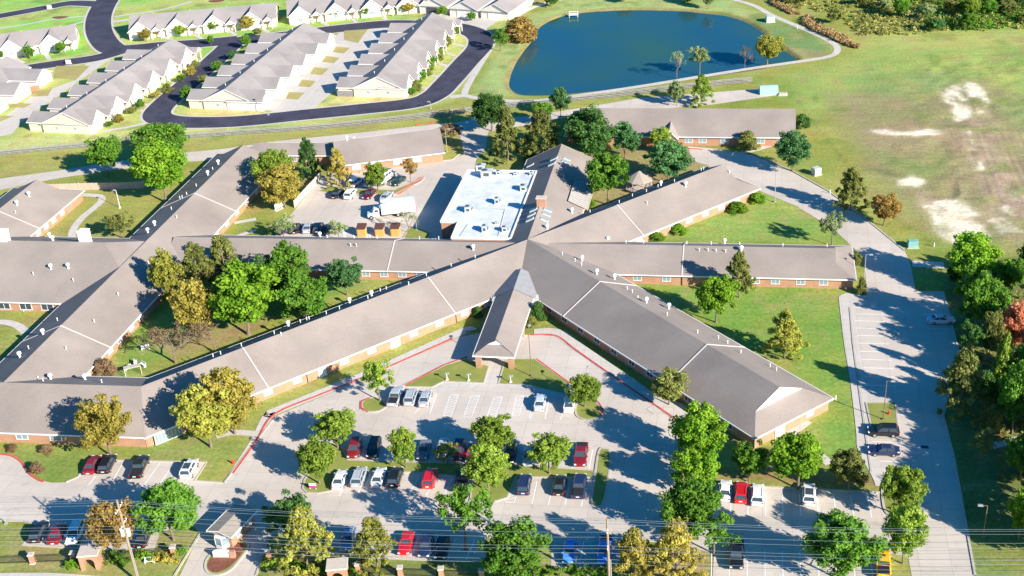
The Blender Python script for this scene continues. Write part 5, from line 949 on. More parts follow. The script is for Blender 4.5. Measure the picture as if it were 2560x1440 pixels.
for i, (x, y, ty, w, lf) in enumerate(BR):
    k_ = sum(1 for q in BR if q[4] == lf and q[0] < x and (q[0] > 1900) == (x > 1900)); lb = ('%s tree in the top right thicket, %s of that colour from the left' if x > 1900 else '%s tree on the far pond shore, %s of that colour from the left') % (LN[lf], ORD[k_])
    tree(x, y, ty if i < 25 else y - 40, w, ['round', 'tall', 'round', 'wide'][i % 4], lf, lb, 'thicket_tree', 'trees of the thicket at the top right' if x > 1900 else 'trees along the far shore of the pond', hmin=3.0)
# stuff: scrub, reeds, tall grasses and hedges
def scrub(name, polypx, n, rr, size, leaf, label, seed, zr=(.2, .9), per=26, cat='scrub', kind='stuff'):
    P_ = [(p.x, p.y) for p in G2(polypx)]; A_ = np.array(P_); lo, hi = A_.min(0), A_.max(0); rg = np.random.default_rng(seed); cl = []
    pts = lo + rg.random((n * 6, 2)) * (hi - lo); s = sdist(pts[:, 0], pts[:, 1], P_); pts = pts[s > 0]; dens = fbm(pts[:, 0], pts[:, 1], 9, seed); pts = pts[dens > .36][:n]
    for x, y in pts: q = rr[0] + (rr[1] - rr[0]) * rg.random() ** 2; cl.append(((x, y, q * rg.uniform(*zr)), q, rg.random()))
    V, t = leaf_cloud(cl, per, size, 1, seed, .5); V[:, 2] = np.abs(V[:, 2]); me = crown_obj(V, t, name); me.materials.clear(); me.materials.append(MAT[leaf]); o = bpy.data.objects.new(name, me); COL.objects.link(o); o['kind'] = kind
    if kind == 'stuff': tag(o, label, cat)
    return o
BP = [(1975, 20), (2090, 30), (2140, 86), (2260, 88), (2330, 84), (2460, 78), (2620, 70), (2700, -60), (1940, -60), (1900, -5)]
scrub('scrub', BP, 900, (.5, 2.0), .30, 'scrub_leaf', 'olive scrub covering the rough ground at the top right', 4)
scrub('scrub', [(2180, 0), (2300, 20), (2320, 80), (2460, 76), (2620, 60), (2700, -60), (2150, -60)], 700, (.8, 2.6), .34, 'leaf_green', 'green bramble and saplings among the scrub at the top right', 8)
scrub('tall_grass', [(1975, 20), (2100, 40), (2150, 90), (2250, 88), (2300, 60), (2150, -20), (1930, -20)], 700, (.3, .9), .26, 'scrub_leaf', 'straw coloured tall grass at the left of the top right thicket', 15, per=16)
scrub('reeds', [(1985, 32), (2005, 34), (2060, 70), (2110, 95), (2145, 118), (2148, 124), (2120, 116), (2080, 98), (2030, 76), (1995, 52), (1965, 30), (1925, 8), (1935, 0)], 800, (.4, 1.1), .24, 'reed_leaf', 'band of rust coloured reeds between the pond path and the scrub', 9, zr=(.5, 1.2))
scrub('ornamental_grass', [(320, 1125), (370, 1105), (410, 1102), (405, 1125), (340, 1138)], 34, (.4, .9), .16, 'leaf_gold', 'clump of straw yellow ornamental grasses by the elbow of the building', 12)
scrub('undergrowth', [(2400, 700), (2560, 700), (2700, 900), (2700, 1200), (2500, 1220), (2440, 1080), (2420, 900)], 260, (.4, 1.1), .22, 'leaf_olive', 'low undergrowth on the floor of the right-hand wood', 13)

# ================================================================ VEHICLES
def loft(mb, secs, mi=0):      # secs: rings of equal length
    k = len(mb.v); n = len(secs[0])
    for r_ in secs: mb.v += [tuple(p) for p in r_]
    for i in range(len(secs) - 1):
        for j in range(n): a = k + i * n + j; b2 = k + i * n + (j + 1) % n; mb.f.append((a, b2, b2 + n, a + n)); mb.m.append(mi)
    mb.f.append(tuple(k + j for j in reversed(range(n)))); mb.m.append(mi); mb.f.append(tuple(k + (len(secs) - 1) * n + j for j in range(n))); mb.m.append(mi)
def body_rings(st):            # st: (x, half width, z bottom, z shoulder, z top)
    out = []
    for x, w, zb, zs_, zt in st: out.append([(x, -w * .92, zb), (x, -w, zb + .15), (x, -w, zs_), (x, -w * .86, zt), (x, 0, zt + .03), (x, w * .86, zt), (x, w, zs_), (x, w, zb + .15), (x, w * .92, zb)])
    return out
CK = {}
def car_proto(kind):
    P_ = dict(
     sedan=dict(L=4.75, W=.91, st=[(-2.37, .62, .38, .62, .74), (-2.30, .80, .28, .78, .92), (-1.9, .90, .24, .86, 1.0), (-1.2, .91, .22, .88, 1.0), (0, .92, .22, .88, .98), (.95, .91, .22, .84, .95), (1.7, .89, .24, .74, .86), (2.2, .80, .28, .62, .72), (2.37, .60, .36, .52, .58)], gb=(-1.75, 1.0, .82, .96), gt=(-.95, .25, .60, 1.42), wb=1.38, wr=.33),
     coupe=dict(L=4.7, W=.93, st=[(-2.35, .66, .36, .64, .80), (-2.25, .84, .28, .80, .96), (-1.8, .94, .22, .86, 1.0), (-.9, .93, .22, .86, .97), (.2, .92, .22, .84, .94), (1.1, .92, .22, .82, .93), (1.8, .90, .24, .76, .88), (2.25, .82, .28, .66, .76), (2.35, .7, .34, .56, .62)], gb=(-1.6, .65, .80, .94), gt=(-.85, -.05, .58, 1.33), wb=1.38, wr=.35),
     suv=dict(L=4.7, W=.93, st=[(-2.35, .74, .42, .85, 1.05), (-2.28, .88, .34, .95, 1.10), (-1.8, .94, .30, 1.0, 1.13), (-.9, .95, .28, 1.0, 1.12), (.3, .95, .28, 1.0, 1.10), (1.1, .93, .28, .96, 1.08), (1.8, .91, .30, .88, 1.0), (2.25, .82, .34, .76, .86), (2.35, .66, .42, .64, .70)], gb=(-2.22, 1.15, .86, 1.08), gt=(-1.85, .35, .69, 1.68), wb=1.4, wr=.37),
     van=dict(L=7.2, W=1.05, st=[(-3.6, .95, .5, 1.5, 2.4), (-3.5, 1.03, .45, 1.6, 2.55), (0, 1.05, .4, 1.6, 2.62), (1.6, 1.05, .4, 1.55, 2.6), (2.1, 1.02, .4, 1.35, 1.5), (3.0, .98, .4, 1.1, 1.3), (3.5, .9, .45, .95, 1.05), (3.6, .75, .5, .8, .85)], gb=(1.3, 2.55, .95, 1.35), gt=(1.2, 1.6, .86, 2.58), wb=2.3, wr=.4),
     pickup=dict(L=5.7, W=.98, st=[(-2.85, .9, .5, .95, 1.08), (-2.75, .96, .42, 1.0, 1.12), (-1.0, .98, .40, 1.02, 1.14), (-.9, .98, .40, 1.02, 1.16), (.9, .98, .40, 1.02, 1.15), (1.5, .97, .40, 1.0, 1.14), (2.3, .95, .42, .92, 1.06), (2.75, .88, .46, .84, .94), (2.85, .74, .52, .72, .76)], gb=(-.95, 1.25, .9, 1.12), gt=(-.72, .55, .74, 1.80), wb=1.8, wr=.41))[kind]
    parts = {}
    b2 = MB(); loft(b2, body_rings(P_['st'])); hx0, hx1, hw, hz = P_['gt']; bx0, bx1, bw, bz = P_['gb']
    # roof panel
    if kind != 'van':
        b2.box(((hx0 + hx1) / 2, 0, hz + .03), (hx1 - hx0 + .16, hw * 2 + .06, .09), taper=.9)
        for sx_ in (-1, 1):
            for (a, c) in ((( bx0, sx_ * bw), (hx0, sx_ * hw)), ((bx1, sx_ * bw), (hx1, sx_ * hw)), (((bx0 + bx1) / 2 - .1, sx_ * bw * 1.0), ((hx0 + hx1) / 2 - .1, sx_ * hw))): b2.tube((a[0], a[1], bz), (c[0], c[1], hz + .03), .055, n=4)
    if kind == 'suv':
        for sx_ in (-1, 1): b2.tube((hx0 + .1, sx_ * (hw - .06), hz + .12), (hx1 - .1, sx_ * (hw - .06), hz + .12), .03, n=4)
    if kind == 'pickup': pass
    for sx_ in (-1, 1): b2.box((bx1 - .15, sx_ * (bw + .16), bz + .1), (.18, .2, .14))
    parts['body'] = (b2, None, True)
    gl = MB(); loft(gl, [[(bx0, -bw, bz - .05), (bx1, -bw, bz - .05), (bx1, bw, bz - .05), (bx0, bw, bz - .05)], [(hx0, -hw, hz), (hx1, -hw, hz), (hx1, hw, hz), (hx0, hw, hz)]])
    if kind == 'van':
        for i in range(4):
            for sx_ in (-1, 1): gl.box((-2.9 + i * 1.15, sx_ * 1.045, 1.95), (.95, .04, .6))
    parts['windows'] = (gl, 'glass', False)
    if kind == 'pickup': bd = MB(); bd.box((-1.88, 0, 1.15), (1.7, 1.5, .08)); parts['cargo_bed'] = (bd, 'metal_dark', False)
    for s in (-1, 1):
        hl = MB(); x, w = P_['st'][-2][0], P_['st'][-2][1]; hl.box((x + .02, s * w * .78, P_['st'][-2][3] + .03), (.28, .34, .15)); parts['headlight%d' % s] = (hl, 'lamp_clear', False)
        tl = MB(); x = P_['st'][1][0]; tl.box((x, s * P_['st'][1][1] * .86, P_['st'][1][3] + .0), (.2, .24, .18)); parts['taillight%d' % s] = (tl, 'lamp_red', False)
    pl = MB(); pl.box((P_['st'][0][0] - .02, 0, P_['st'][0][3] - .05), (.05, .5, .16)); parts['number_plate'] = (pl, 'plate', False)
    for i, (sx_, sy) in enumerate(((1, 1), (1, -1), (-1, 1), (-1, -1))):
        w = MB(); r_ = P_['wr']; x = sx_ * P_['wb']; y0 = P_['W'] - .20; w.tube((x, sy * y0, r_), (x, sy * (P_['W'] + .03), r_), r_, n=14); parts['wheel%d' % i] = (w, 'tyre', False)
        rm = MB(); rm.tube((x, sy * (P_['W'] + .02), r_), (x, sy * (P_['W'] + .05), r_), r_ * .6, n=10); parts['wheelrim%d' % i] = (rm, 'rim', False)
    out = {}
    for k, (mb_, m_, sm) in parts.items():
        o = mb_.build(k, [m_ or 'paint_white'], None, False); out[k] = o.data; bpy.data.objects.remove(o)
    return out
def vehicle(x, y, dx, dy, kind, paint, label, cat='car', s=1.0, roof=None):
    """x, y: centre on the ground; dx, dy: where the front points in the photograph"""
    if kind not in CK: CK[kind] = car_proto(kind)
    p = g(x, y); q = g(x + dx, y + dy); a = math.atan2(q.y - p.y, q.x - p.x)
    nm = {'sedan': 'parked_car', 'coupe': 'parked_car', 'suv': 'parked_suv', 'pickup': 'pickup_truck', 'van': 'minibus'}[kind]
    r = empty(nm, (p.x, p.y, .03), a, label, cat, 'vehicles parked around the care home'); r.scale = (1.07, 1.07, 1.05); wh = []
    for k, me in CK[kind].items():
        n_ = k.rstrip('-0123456789'); o = bpy.data.objects.new({'wheelrim': 'rim'}.get(n_, n_), me); COL.objects.link(o)
        if n_ == 'wheel': wh.append(o)
        o.parent = wh[-1] if n_ == 'wheelrim' else r
        if n_ == 'body': o.material_slots[0].link = 'OBJECT'; o.material_slots[0].material = MAT['paint_' + paint]
    if roof:
        mb = MB(); hx0, hx1 = (-1.7, .3); mb.box((-.7, 0, 1.79), (1.5, 1.1, .03)); mb.build('roof_panel', roof, r)
    return r
SL = (30, -82)
for x, y, d_, k, c, lb in [
 (991, 999, (26, -60), 'pickup', 'silver', 'silver pickup with a dark open bed, left of two silver cars near the canopy'), (1029, 1000, (22, -60), 'suv', 'silver', 'silver car with a dark rear window, between the grey pickup and another silver car'), (1064, 1003, (18, -60), 'sedan', 'silver', 'silver sedan, rightmost of the three vehicles beside the hatched bays'),
 (1351, 1013, (12, -60), 'sedan', 'ltblue', 'pale silver sedan alone right of the hatched bays'), (1424, 1017, (10, -60), 'sedan', 'white', 'white sedan beside the red-kerbed island near the canopy'),
 (888, 1130, (-18, 60), 'suv', 'darkred', 'dark red suv facing the grass, leftmost on the upper side of the long island'), (936, 1128, (-18, 60), 'suv', 'black', 'black suv right of the dark red one on the upper side of the island'), (1061, 1132, (-16, 60), 'sedan', 'grey', 'dark grey-blue sedan right of the small upright tree on the island'), (1107, 1128, (-16, 60), 'sedan', 'silver', 'silver car in tree shade on the upper side of the island'), (1148, 1135, (-15, 60), 'suv', 'maroon', 'maroon suv in tree shade left of the bright red car'), (1182, 1140, (-14, 60), 'sedan', 'red', 'bright red car beneath the tree on the upper side of the island'),
 (1277, 1143, (-12, 60), 'suv', 'black', 'black car in deep tree shade on the upper side of the island'), (1324, 1148, (-12, 60), 'sedan', 'silver', 'silver car half hidden by the lime green tree'), (1453, 1146, (-8, 60), 'pickup', 'darkred', 'red pickup with a dark bed at the right end of the long island'),
 (851, 1206, (22, -60), 'sedan', 'white', 'white sedan, leftmost on the lower side of the long island'), (899, 1201, (21, -60), 'suv', 'silver', 'silver hatchback with a red tail light strip, between two white sedans'), (948, 1201, (21, -60), 'sedan', 'white', 'white sedan between the silver hatchback and the black suv'), (990, 1201, (20, -60), 'suv', 'black', 'black suv right of the white sedan on the lower side of the island'), (1076, 1204, (18, -60), 'suv', 'red', 'bright red suv with roof rails on the lower side of the island'), (1157, 1207, (16, -60), 'pickup', 'black', 'black pickup in shade beside the widened island end'),
 (1312, 1220, (10, -60), 'suv', 'navy', 'dark blue hatchback beside the hatched bay on the lower side of the island'), (1400, 1220, (10, -60), 'sedan', 'black', 'black car with red tail lights left of the dark blue pickup'), (1449, 1225, (9, -60), 'pickup', 'navy', 'dark blue pickup with a black bed cover beside the finger island'),
 (233, 1169, (32, -60), 'sedan', 'darkred', 'dark red sedan, leftmost in the row below the lawn'), (271, 1168, (32, -60), 'suv', 'black', 'black suv beside the dark red sedan below the lawn'), (351, 1176, (28, -60), 'pickup', 'black', 'black pickup with things in its bed below the lawn'), (475, 1180, (30, -60), 'suv', 'white', 'white suv with a sunroof at the right end of the row below the lawn'),
 (100, 1338, (28, -60), 'suv', 'black', 'black suv, leftmost in the bottom left row'), (145, 1341, (27, -60), 'sedan', 'darkred', 'dark red car between the black suv and the white car in the bottom left row'), (190, 1343, (-27, 60), 'suv', 'white', 'white car half in shade, right of the dark red one in the bottom left row'), (361, 1349, (26, -60), 'sedan', 'black', 'black car under the large green tree right of the utility pole'),
 (872, 1358, (-16, 60), 'suv', 'bluegrey', 'blue grey suv between the two pale green cypresses at the bottom'), (1016, 1366, (-15, 60), 'coupe', 'red', 'bright red coupe in the bottom row, half shaded'), (1066, 1372, (-14, 60), 'sedan', 'navy', 'navy sedan right of the bright red coupe'), (1106, 1377, (-13, 60), 'sedan', 'black', 'black car in deep shade, right of the navy sedan in the bottom row'),
 (1425, 1387, (-9, 60), 'sedan', 'skyblue', 'bright blue car in shade right of the broad tree at the bottom centre'), (1513, 1386, (-8, 60), 'pickup', 'skyblue', 'bright blue pickup in shade behind the second utility pole'),
 (1813, 1234, (6, -60), 'sedan', 'white', 'white sedan, leftmost in the right lot'), (1853, 1240, (5, -60), 'suv', 'red', 'red car between two white ones in the right lot'), (1894, 1246, (4, -60), 'suv', 'white', 'white car right of the red one in the right lot'), (2022, 1245, (1, -60), 'suv', 'white', 'white suv with a black glass roof, alone in the right lot'), (1841, 1397, (-2, 60), 'pickup', 'black', 'black pickup at the bottom below the dividing strip of trees'),
 (2207, 1418, (-3, -60), 'pickup', 'yellow', 'bright yellow pickup with a brown open bed at the bottom right'), (2208, 1086, (-60, -2), 'suv', 'black', 'black suv parked sideways beside the grass island of the right lot'), (2209, 1134, (-60, -2), 'sedan', 'navy', 'dark navy sedan parked sideways below the black suv'), (2352, 806, (60, -2), 'sedan', 'ltblue', 'pale sedan parked against the wood with sun on its door'),
 (891, 461, (38, -28), 'suv', 'white', 'white suv with a dark rear window, leftmost on the yard island'), (928, 461, (38, -28), 'sedan', 'silver', 'silver car next to the white suv on the yard island'), (964, 452, (38, -28), 'van', 'white', 'white minibus with dark side windows in the service yard'), (996, 458, (-38, 28), 'sedan', 'green', 'dark green sedan right of the white minibus'),
 (844, 489, (26, -26), 'sedan', 'black', 'black car left of the white hatchback in the service yard'), (877, 491, (22, -28), 'suv', 'white', 'white hatchback between the black and maroon cars in the service yard'), (924, 491, (-24, 26), 'sedan', 'maroon', 'maroon car above the cab of the box truck'), (967, 497, (24, -26), 'sedan', 'silver', 'silver car mostly hidden behind the box truck'),
 (706, 577, (14, -40), 'sedan', 'purple', 'dark purple car, leftmost below the yard trees'), (740, 576, (14, -40), 'sedan', 'black', 'black car right of the dark purple one in the yard'), (770, 575, (14, -40), 'sedan', 'silver', 'silver car between dark ones at the bottom of the service yard'), (797, 576, (14, -40), 'suv', 'black', 'black suv right of the silver car at the bottom of the yard'), (823, 577, (12, -40), 'sedan', 'navy', 'dark navy car beside the pale olive tree in the yard')]:
    vehicle(x, y, *d_, k, c, lb, 'minibus' if k == 'van' else ('pickup truck' if k == 'pickup' else ('suv' if k == 'suv' and 'suv' in lb else 'car')), roof='glass' if 'glass roof' in lb or 'sunroof' in lb else None)
# box truck
a, b2 = g(925, 545), g(1045, 532); u = (V2(b2) - V2(a)).normalized(); ang = math.atan2(-u.y, -u.x)
r = empty('box_truck', (V2(a).lerp(V2(b2), .5).x, V2(a).lerp(V2(b2), .5).y, .03), ang, 'white box truck with a long refrigerated body in the service yard', 'truck')
mb = MB(); mb.box((-1.2, 0, 2.35), (8.0, 2.5, 2.7)); mb.box((-1.2, 0, 3.72), (8.04, 2.54, .06)); mb.build('cargo_box', 'paint_white', r); mb = MB(); mb.box((2.95, 0, 3.0), (.5, 1.7, .9)); mb.build('cooling_unit', 'unit_metal', r)
mb = MB(); mb.box((-.6, 0, .8), (9.4, .9, .3)); mb.build('chassis', 'metal_dark', r)
mb = MB(); loft(mb, [[(3.35, -1.1, .6), (3.35, 1.1, .6), (3.35, 1.1, 2.5), (3.35, -1.1, 2.5)], [(4.5, -1.1, .6), (4.5, 1.1, .6), (4.5, 1.05, 2.5), (4.5, -1.05, 2.5)], [(4.95, -1.1, .6), (4.95, 1.1, .6), (4.95, 1.08, 1.6), (4.95, -1.08, 1.6)], [(6.1, -.95, .6), (6.1, .95, .6), (6.1, .85, 1.35), (6.1, -.85, 1.35)]]); mb.build('cab', 'paint_white', r)
mb = MB(); mb.poly([(4.56, -.95, 2.35), (4.56, .95, 2.35), (4.98, .98, 1.66), (4.98, -.98, 1.66)]); mb.box((4.0, 0, 2.05), (.8, 2.24, .55)); mb.build('cab_window', 'glass', r)
for x, y in ((5.3, 1), (5.3, -1), (-1.0, 1), (-1.0, -1), (-2.2, 1), (-2.2, -1)):
    mb = MB(); mb.tube((x, y * .8, .5), (x, y * 1.15, .5), .5, n=14); w = mb.build('wheel', 'tyre', r); mb = MB(); mb.tube((x, y * 1.14, .5), (x, y * 1.17, .5), .28, n=10); mb.build('rim', 'rim', w)
mb = MB()
for i in range(2): mb.box((-.9 + i * -1.6, -1.26, 1.75), (.9, .03, .22))
mb.build('side_stripe', 'paint_bluegrey', r)

# ================================================================ STREET FURNITURE AND YARD OBJECTS
def lamp(bx, by, ty, label, m='pole_brown', arm=(1, 0), head='box', group='car park lamps'):
    b3 = g(bx, by); H = height_to(b3, ty); r = empty('lamp_post', b3, 0, label, 'lamp post', group)
    mb = MB(); mb.tube((0, 0, 0), (0, 0, H), .09, .06, 8); mb.box((0, 0, .15), (.45, .45, .3)); mb.build('pole', m, r); h = MB(); dx, dy = arm
    mb = MB(); mb.tube((0, 0, H - .05), (dx * .9, dy * .9, H - .02), .04, n=6); mb.build('arm', m, r)
    h.box((dx * 1.0, dy * 1.0, H), (.8, .45, .16), math.atan2(dy, dx), taper=.8); h.build('lamp_head', 'metal_grey', r); return r
lamp(2208, 1050, 952, 'tall lamp post on the grass island of the right lot'); lamp(2458, 1340, 1264, 'brown lamp post on the shaded grass right of the exit drive', arm=(-1, 0)); lamp(1329, 942, 820, 'reddish lamp post standing before the entrance canopy, on the right lawn', arm=(0, 1)); lamp(15, 1310, 1258, 'grey lamp post at the lower left edge by the drive', 'metal_grey', arm=(-1, .3))
lamp(1937, 505, 420, 'slim grey lamp post beside the service road above the lawn', 'metal_grey', arm=(-1, .3)); lamp(1042, 575, 487, 'grey lamp post behind the box truck in the service yard', 'metal_grey', arm=(-1, 0)); lamp(2160, 700, 636, 'pale lamp post at the end of the east wing', 'metal_grey', arm=(1, 0)); lamp(1470, 990, 925, 'slim lamp post behind the young tree near the right island', 'metal_grey', arm=(0, 1))
lamp(1118, 380, 322, 'grey lamp post at the right end of the brick annexe', 'metal_grey'); lamp(1077, 272, 254, 'thin lamp post between the loop road and the rail fence', 'metal_grey', arm=(-.5, 0)); lamp(671, 288, 234, 'thin estate lamp post in front of the central cottages', 'metal_grey', arm=(.4, 0)); lamp(300, 520, 476, 'white pole with a short arm on the lawn beside the curving path', 'vent_white', arm=(-.6, .2))
for x, y in ((1118, 951), (1172, 953), (1277, 957)): lamp(x, y, y - 18, 'low white path light on the lawn, %s of three before the canopy' % {1118: 'leftmost', 1172: 'middle', 1277: 'rightmost'}[x], 'vent_white', arm=(.1, 0), group='path lights')
# utility poles and lines
pb1 = g(347, 1456); H1 = height_to(pb1, 1250); pb2 = g(1524, 1478); H2 = height_to(pb2, 1297)
dirw = (V2(pb2) - V2(pb1)).normalized(); perp = Vector((-dirw.y, dirw.x))
def upole(pb, H, label, extra):
    r = empty('utility_pole', pb, 0, label, 'utility pole', 'utility poles'); mb = MB(); mb.tube((0, 0, -.2), (0, 0, H), .24, .15, 10); mb.build('pole', 'pole_wood', r)
    for z, s in ((H - 1.6, 1.25), (H - 4.6, 1.25)):
        mb = MB(); a_ = Vector((perp.x * s, perp.y * s, z)); mb.tube(-a_ + Vector((0, 0, 2 * z)), a_, .08, n=4); c_ = mb.build('crossarm', 'wood_pale', r)
        for k in (-1, -.5, .5, 1): mb = MB(); q = Vector((perp.x * s * k, perp.y * s * k, z)); mb.tube(q, q + Vector((0, 0, .28)), .06, .08, 6); mb.build('insulator', 'vent_white', c_)
    if extra:
        for k in (-1, 1): mb = MB(); mb.tube((dirw.x * .45 * k, dirw.y * .45 * k, H - 6.6), (dirw.x * .45 * k, dirw.y * .45 * k, H - 5.4), .32, n=10); mb.build('transformer', 'vent_white', r)
        mb = MB(); mb.tube((.3, -.1, 0), (.26, -.1, 7), .07, n=6); mb.build('conduit', 'metal_grey', r)
    else:
        mb = MB(); mb.tube((.35, 0, 0), (.3, 0, 6), .09, n=6); mb.build('conduit', 'metal_grey', r)
    return r
upole(pb1, H1, 'tall wooden utility pole with two crossarms and transformers at the lower left', True); upole(pb2, H2, 'slimmer wooden utility pole with crossarms at the bottom centre right', False)
pb0 = V2(pb1) - dirw * 72; pb3 = V2(pb2) + dirw * 82
for i, (dz, s, th) in enumerate([(0, .0, .016), (-1.35, -1.25, .016), (-1.35, 1.25, .016), (-1.35, .6, .016), (-4.35, -1.25, .016), (-4.35, -.6, .016), (-4.35, 1.25, .016), (-6.4, .25, .02), (-7.6, .25, .018), (-8.3, .25, .023)]):
    mb = MB(); pts = []
    for a, b2, ha, hb in ((pb0, V2(pb1), H1 + dz, H1 + dz), (V2(pb1), V2(pb2), H1 + dz, H2 + dz), (V2(pb2), pb3, H2 + dz, H2 + dz)):
        for k in range(12):
            t = k / 12; p = a.lerp(b2, t) + perp * s; pts.append((p.x, p.y, ha + (hb - ha) * t - 1.1 * 4 * t * (1 - t) * (a - b2).length / 80))
    for p, q in zip(pts, pts[1:]): mb.tube(p, q, th, n=4, cap=False)
    o = mb.build('power_line', 'wire'); tag(o, ['topmost overhead wire running pole top to pole top', 'overhead wire from the near tip of the upper crossarms', 'overhead wire from the far tip of the upper crossarms', 'overhead wire from inside the far tip of the upper crossarms', 'overhead wire from the near tip of the lower crossarms', 'overhead wire from inside the near tip of the lower crossarms', 'overhead wire from the far tip of the lower crossarms', 'thick cable just under the lower crossarms', 'middle cable of the three below the crossarms', 'lowest and thickest cable strung between the utility poles'][i], 'power line', 'overhead wires along the bottom of the photo')
# rail fences
def rail_fence(pts, h, label, m='wood_grey', step=2.6, rails=4, board=.2):
    P_ = G2(pts); o0 = Vector((*P_[0], 0)); r = empty('rail_fence', o0, 0, label, 'fence'); mb = MB(); pos = []
    for a, b2 in zip(P_, P_[1:]):
        L = (b2 - a).length; n_ = max(1, int(L / step)); an = math.atan2((b2 - a).y, (b2 - a).x); c = (a + b2) / 2 - P_[0]
        for k in range(rails): mb.box((c.x, c.y, h * (k + .75) / rails), (L, .05, board), an)
        pos += [a.lerp(b2, i / n_) for i in range(n_)]
    pos.append(P_[-1]); mb.build('rails', m, r); st = MB(); st.box((0, 0, (h + .1) / 2), (.14, .14, h + .1)); o = st.build('post', m, None); me = o.data; bpy.data.objects.remove(o)
    pos = pos[::max(1, math.ceil(len(pos) / 98))]
    for p in pos: q = bpy.data.objects.new('post', me); COL.objects.link(q); q.parent = r; q.location = (p.x - P_[0].x, p.y - P_[0].y, 0)
    return r
rail_fence([(-60, 396), (0, 389), (180, 372), (345, 357), (480, 346), (620, 336), (760, 327), (900, 314), (1000, 303), (1125, 288), (1180, 281)], 1.7, 'long grey four-rail wooden fence between the cottages and the care home')
rail_fence([(1190, 280), (1310, 266), (1430, 254), (1560, 241), (1700, 224), (1880, 206)], 1.7, 'grey rail fence along the near side of the pond path', 'wood_grey')
def board_fence(pts, h, label, m, name='screen_fence'):
    P_ = G2(pts); r = empty(name, (*P_[0], 0), 0, label, 'fence'); mb = MB()
    for a, b2 in zip(P_, P_[1:]):
        L = (b2 - a).length; n_ = int(L / .32); an = math.atan2((b2 - a).y, (b2 - a).x)
        for i in range(n_): p = a.lerp(b2, (i + .5) / n_) - P_[0]; mb.box((p.x, p.y, h / 2 + .03 * (i % 3)), (.29, .04, h), an)
    mb.build('boards', m, r)
    pm = MB()
    for p in P_: q = p - P_[0]; pm = MB(); pm.box((q.x, q.y, h / 2 + .1), (.16, .16, h + .2)); pm.build('post', m, r)
    return r
board_fence([(120, 478), (200, 475), (280, 474), (345, 472), (372, 468)], 1.9, 'tan wooden screen fence with a dark shaded end, closing the courtyard lawn', 'wood_fence')
board_fence([(737, 520), (752, 503), (770, 483), (790, 462), (803, 447)], 1.9, 'curved pale wooden screen fence at the left of the service yard', 'wood_pale')
board_fence([(70, 230), (100, 225)], 1.6, 'small brown wooden fence between white cottages at the left', 'wood_red'); board_fence([(845, 241), (906, 242)], 1.7, 'short grey fence at the corner of the cottages nearest the pond', 'wood_grey')
# brick fence pillars, iron fence, arches, sign
PIL = [(83, 1407, 'leftmost pillar at the lower left corner'), (187, 1403, 'second pillar, left of the brick arch'), (436, 1388, 'pillar beside the left driveway'), (673, 1396, 'pillar right of the driveway'), (897, 1432, 'pillar right of the second brick arch'), (1002, 1440, 'first pillar right of the red coupe row'), (1104, 1443, 'second pillar along the bottom edge'), (1205, 1448, 'pillar left of the broad bottom tree')]
for x, y, lb in PIL:
    p = g(x, y); r = empty('brick_pillar', p, 0, 'square brick fence pillar with a pale cap, ' + lb, 'pillar', 'brick fence pillars'); mb = MB(); mb.box((0, 0, .85), (.75, .75, 1.7), .2); mb.build('shaft', 'brick', r); mb = MB(); mb.box((0, 0, 1.78), (.95, .95, .16), .2, taper=.9); mb.box((0, 0, .08), (.9, .9, .16), .2); mb.build('cap', 'stone_cap', r)
def iron_fence(a, b2, label):
    A, B = G2([a, b2]); r = empty('iron_fence', (*A, 0), 0, label, 'fence'); L = (B - A).length; an = math.atan2((B - A).y, (B - A).x); mb = MB(); c = (B - A) / 2
    for z in (.25, 1.3): mb.box((c.x, c.y, z), (L, .05, .05), an)
    mb.build('rail', 'metal_dark', r); mb = MB(); n_ = int(L / .16)
    for i in range(n_): q = (B - A) * ((i + .5) / n_); mb.box((q.x, q.y, .72), (.025, .025, 1.4), an)
    mb.build('pickets', 'metal_dark', r)
iron_fence((-40, 1411), (83, 1407), 'black iron fence section cut by the left edge'); iron_fence((83, 1407), (187, 1403), 'black iron fence section left of the brick arch'); iron_fence((250, 1402), (436, 1388), 'black iron fence section behind the utility pole'); iron_fence((673, 1396), (835, 1425), 'black iron fence section right of the driveway'); iron_fence((897, 1432), (1002, 1440), 'black iron fence section below the red coupe'); iron_fence((1002, 1440), (1104, 1443), 'black iron fence section below the navy sedan'); iron_fence((1104, 1443), (1205, 1448), 'black iron fence section left of the broad tree')
def arch(x, y, label):
    p = g(x, y); r = empty('brick_arch', p, .22, label, 'brick shelter', 'brick arch shelters'); w, dp, h = 2.9, 2.2, 2.7
    for sy in (-1, 1):
        mb = MB(); pts = [(-w / 2, 0), (-.8, 0), (-.8, 1.4)] + [(-.8 * math.cos(t), 1.4 + .75 * math.sin(t)) for t in np.linspace(.2, math.pi - .2, 8)] + [(.8, 1.4), (.8, 0), (w / 2, 0), (w / 2, h), (-w / 2, h)]
        k = len(mb.v); N_ = len(pts); y0, y1 = sy * dp / 2 - .15, sy * dp / 2 + .15
        for yy in (y0, y1): mb.v += [(a, yy, b3) for a, b3 in pts]
        for t in tessellate_polygon([[Vector((a, b3, 0)) for a, b3 in pts]]):
            mb.f.append(tuple(k + i for i in t)); mb.m.append(0); mb.f.append(tuple(k + N_ + i for i in reversed(t))); mb.m.append(0)
        for i in range(N_): j = (i + 1) % N_; mb.f.append((k + i, k + j, k + N_ + j, k + N_ + i)); mb.m.append(0)
        mb.build('arched_wall', 'brick', r)
    for sx_ in (-1, 1): mb = MB(); mb.box((sx_ * (w / 2 - .16), 0, h / 2), (.3, dp - .31, h - .01)); mb.build('side_wall', 'brick', r)
    mb = MB(); mb.box((0, 0, h + .1), (w + .35, dp + .45, .24), taper=.96); mb.build('cap_slab', 'stone_cap', r)
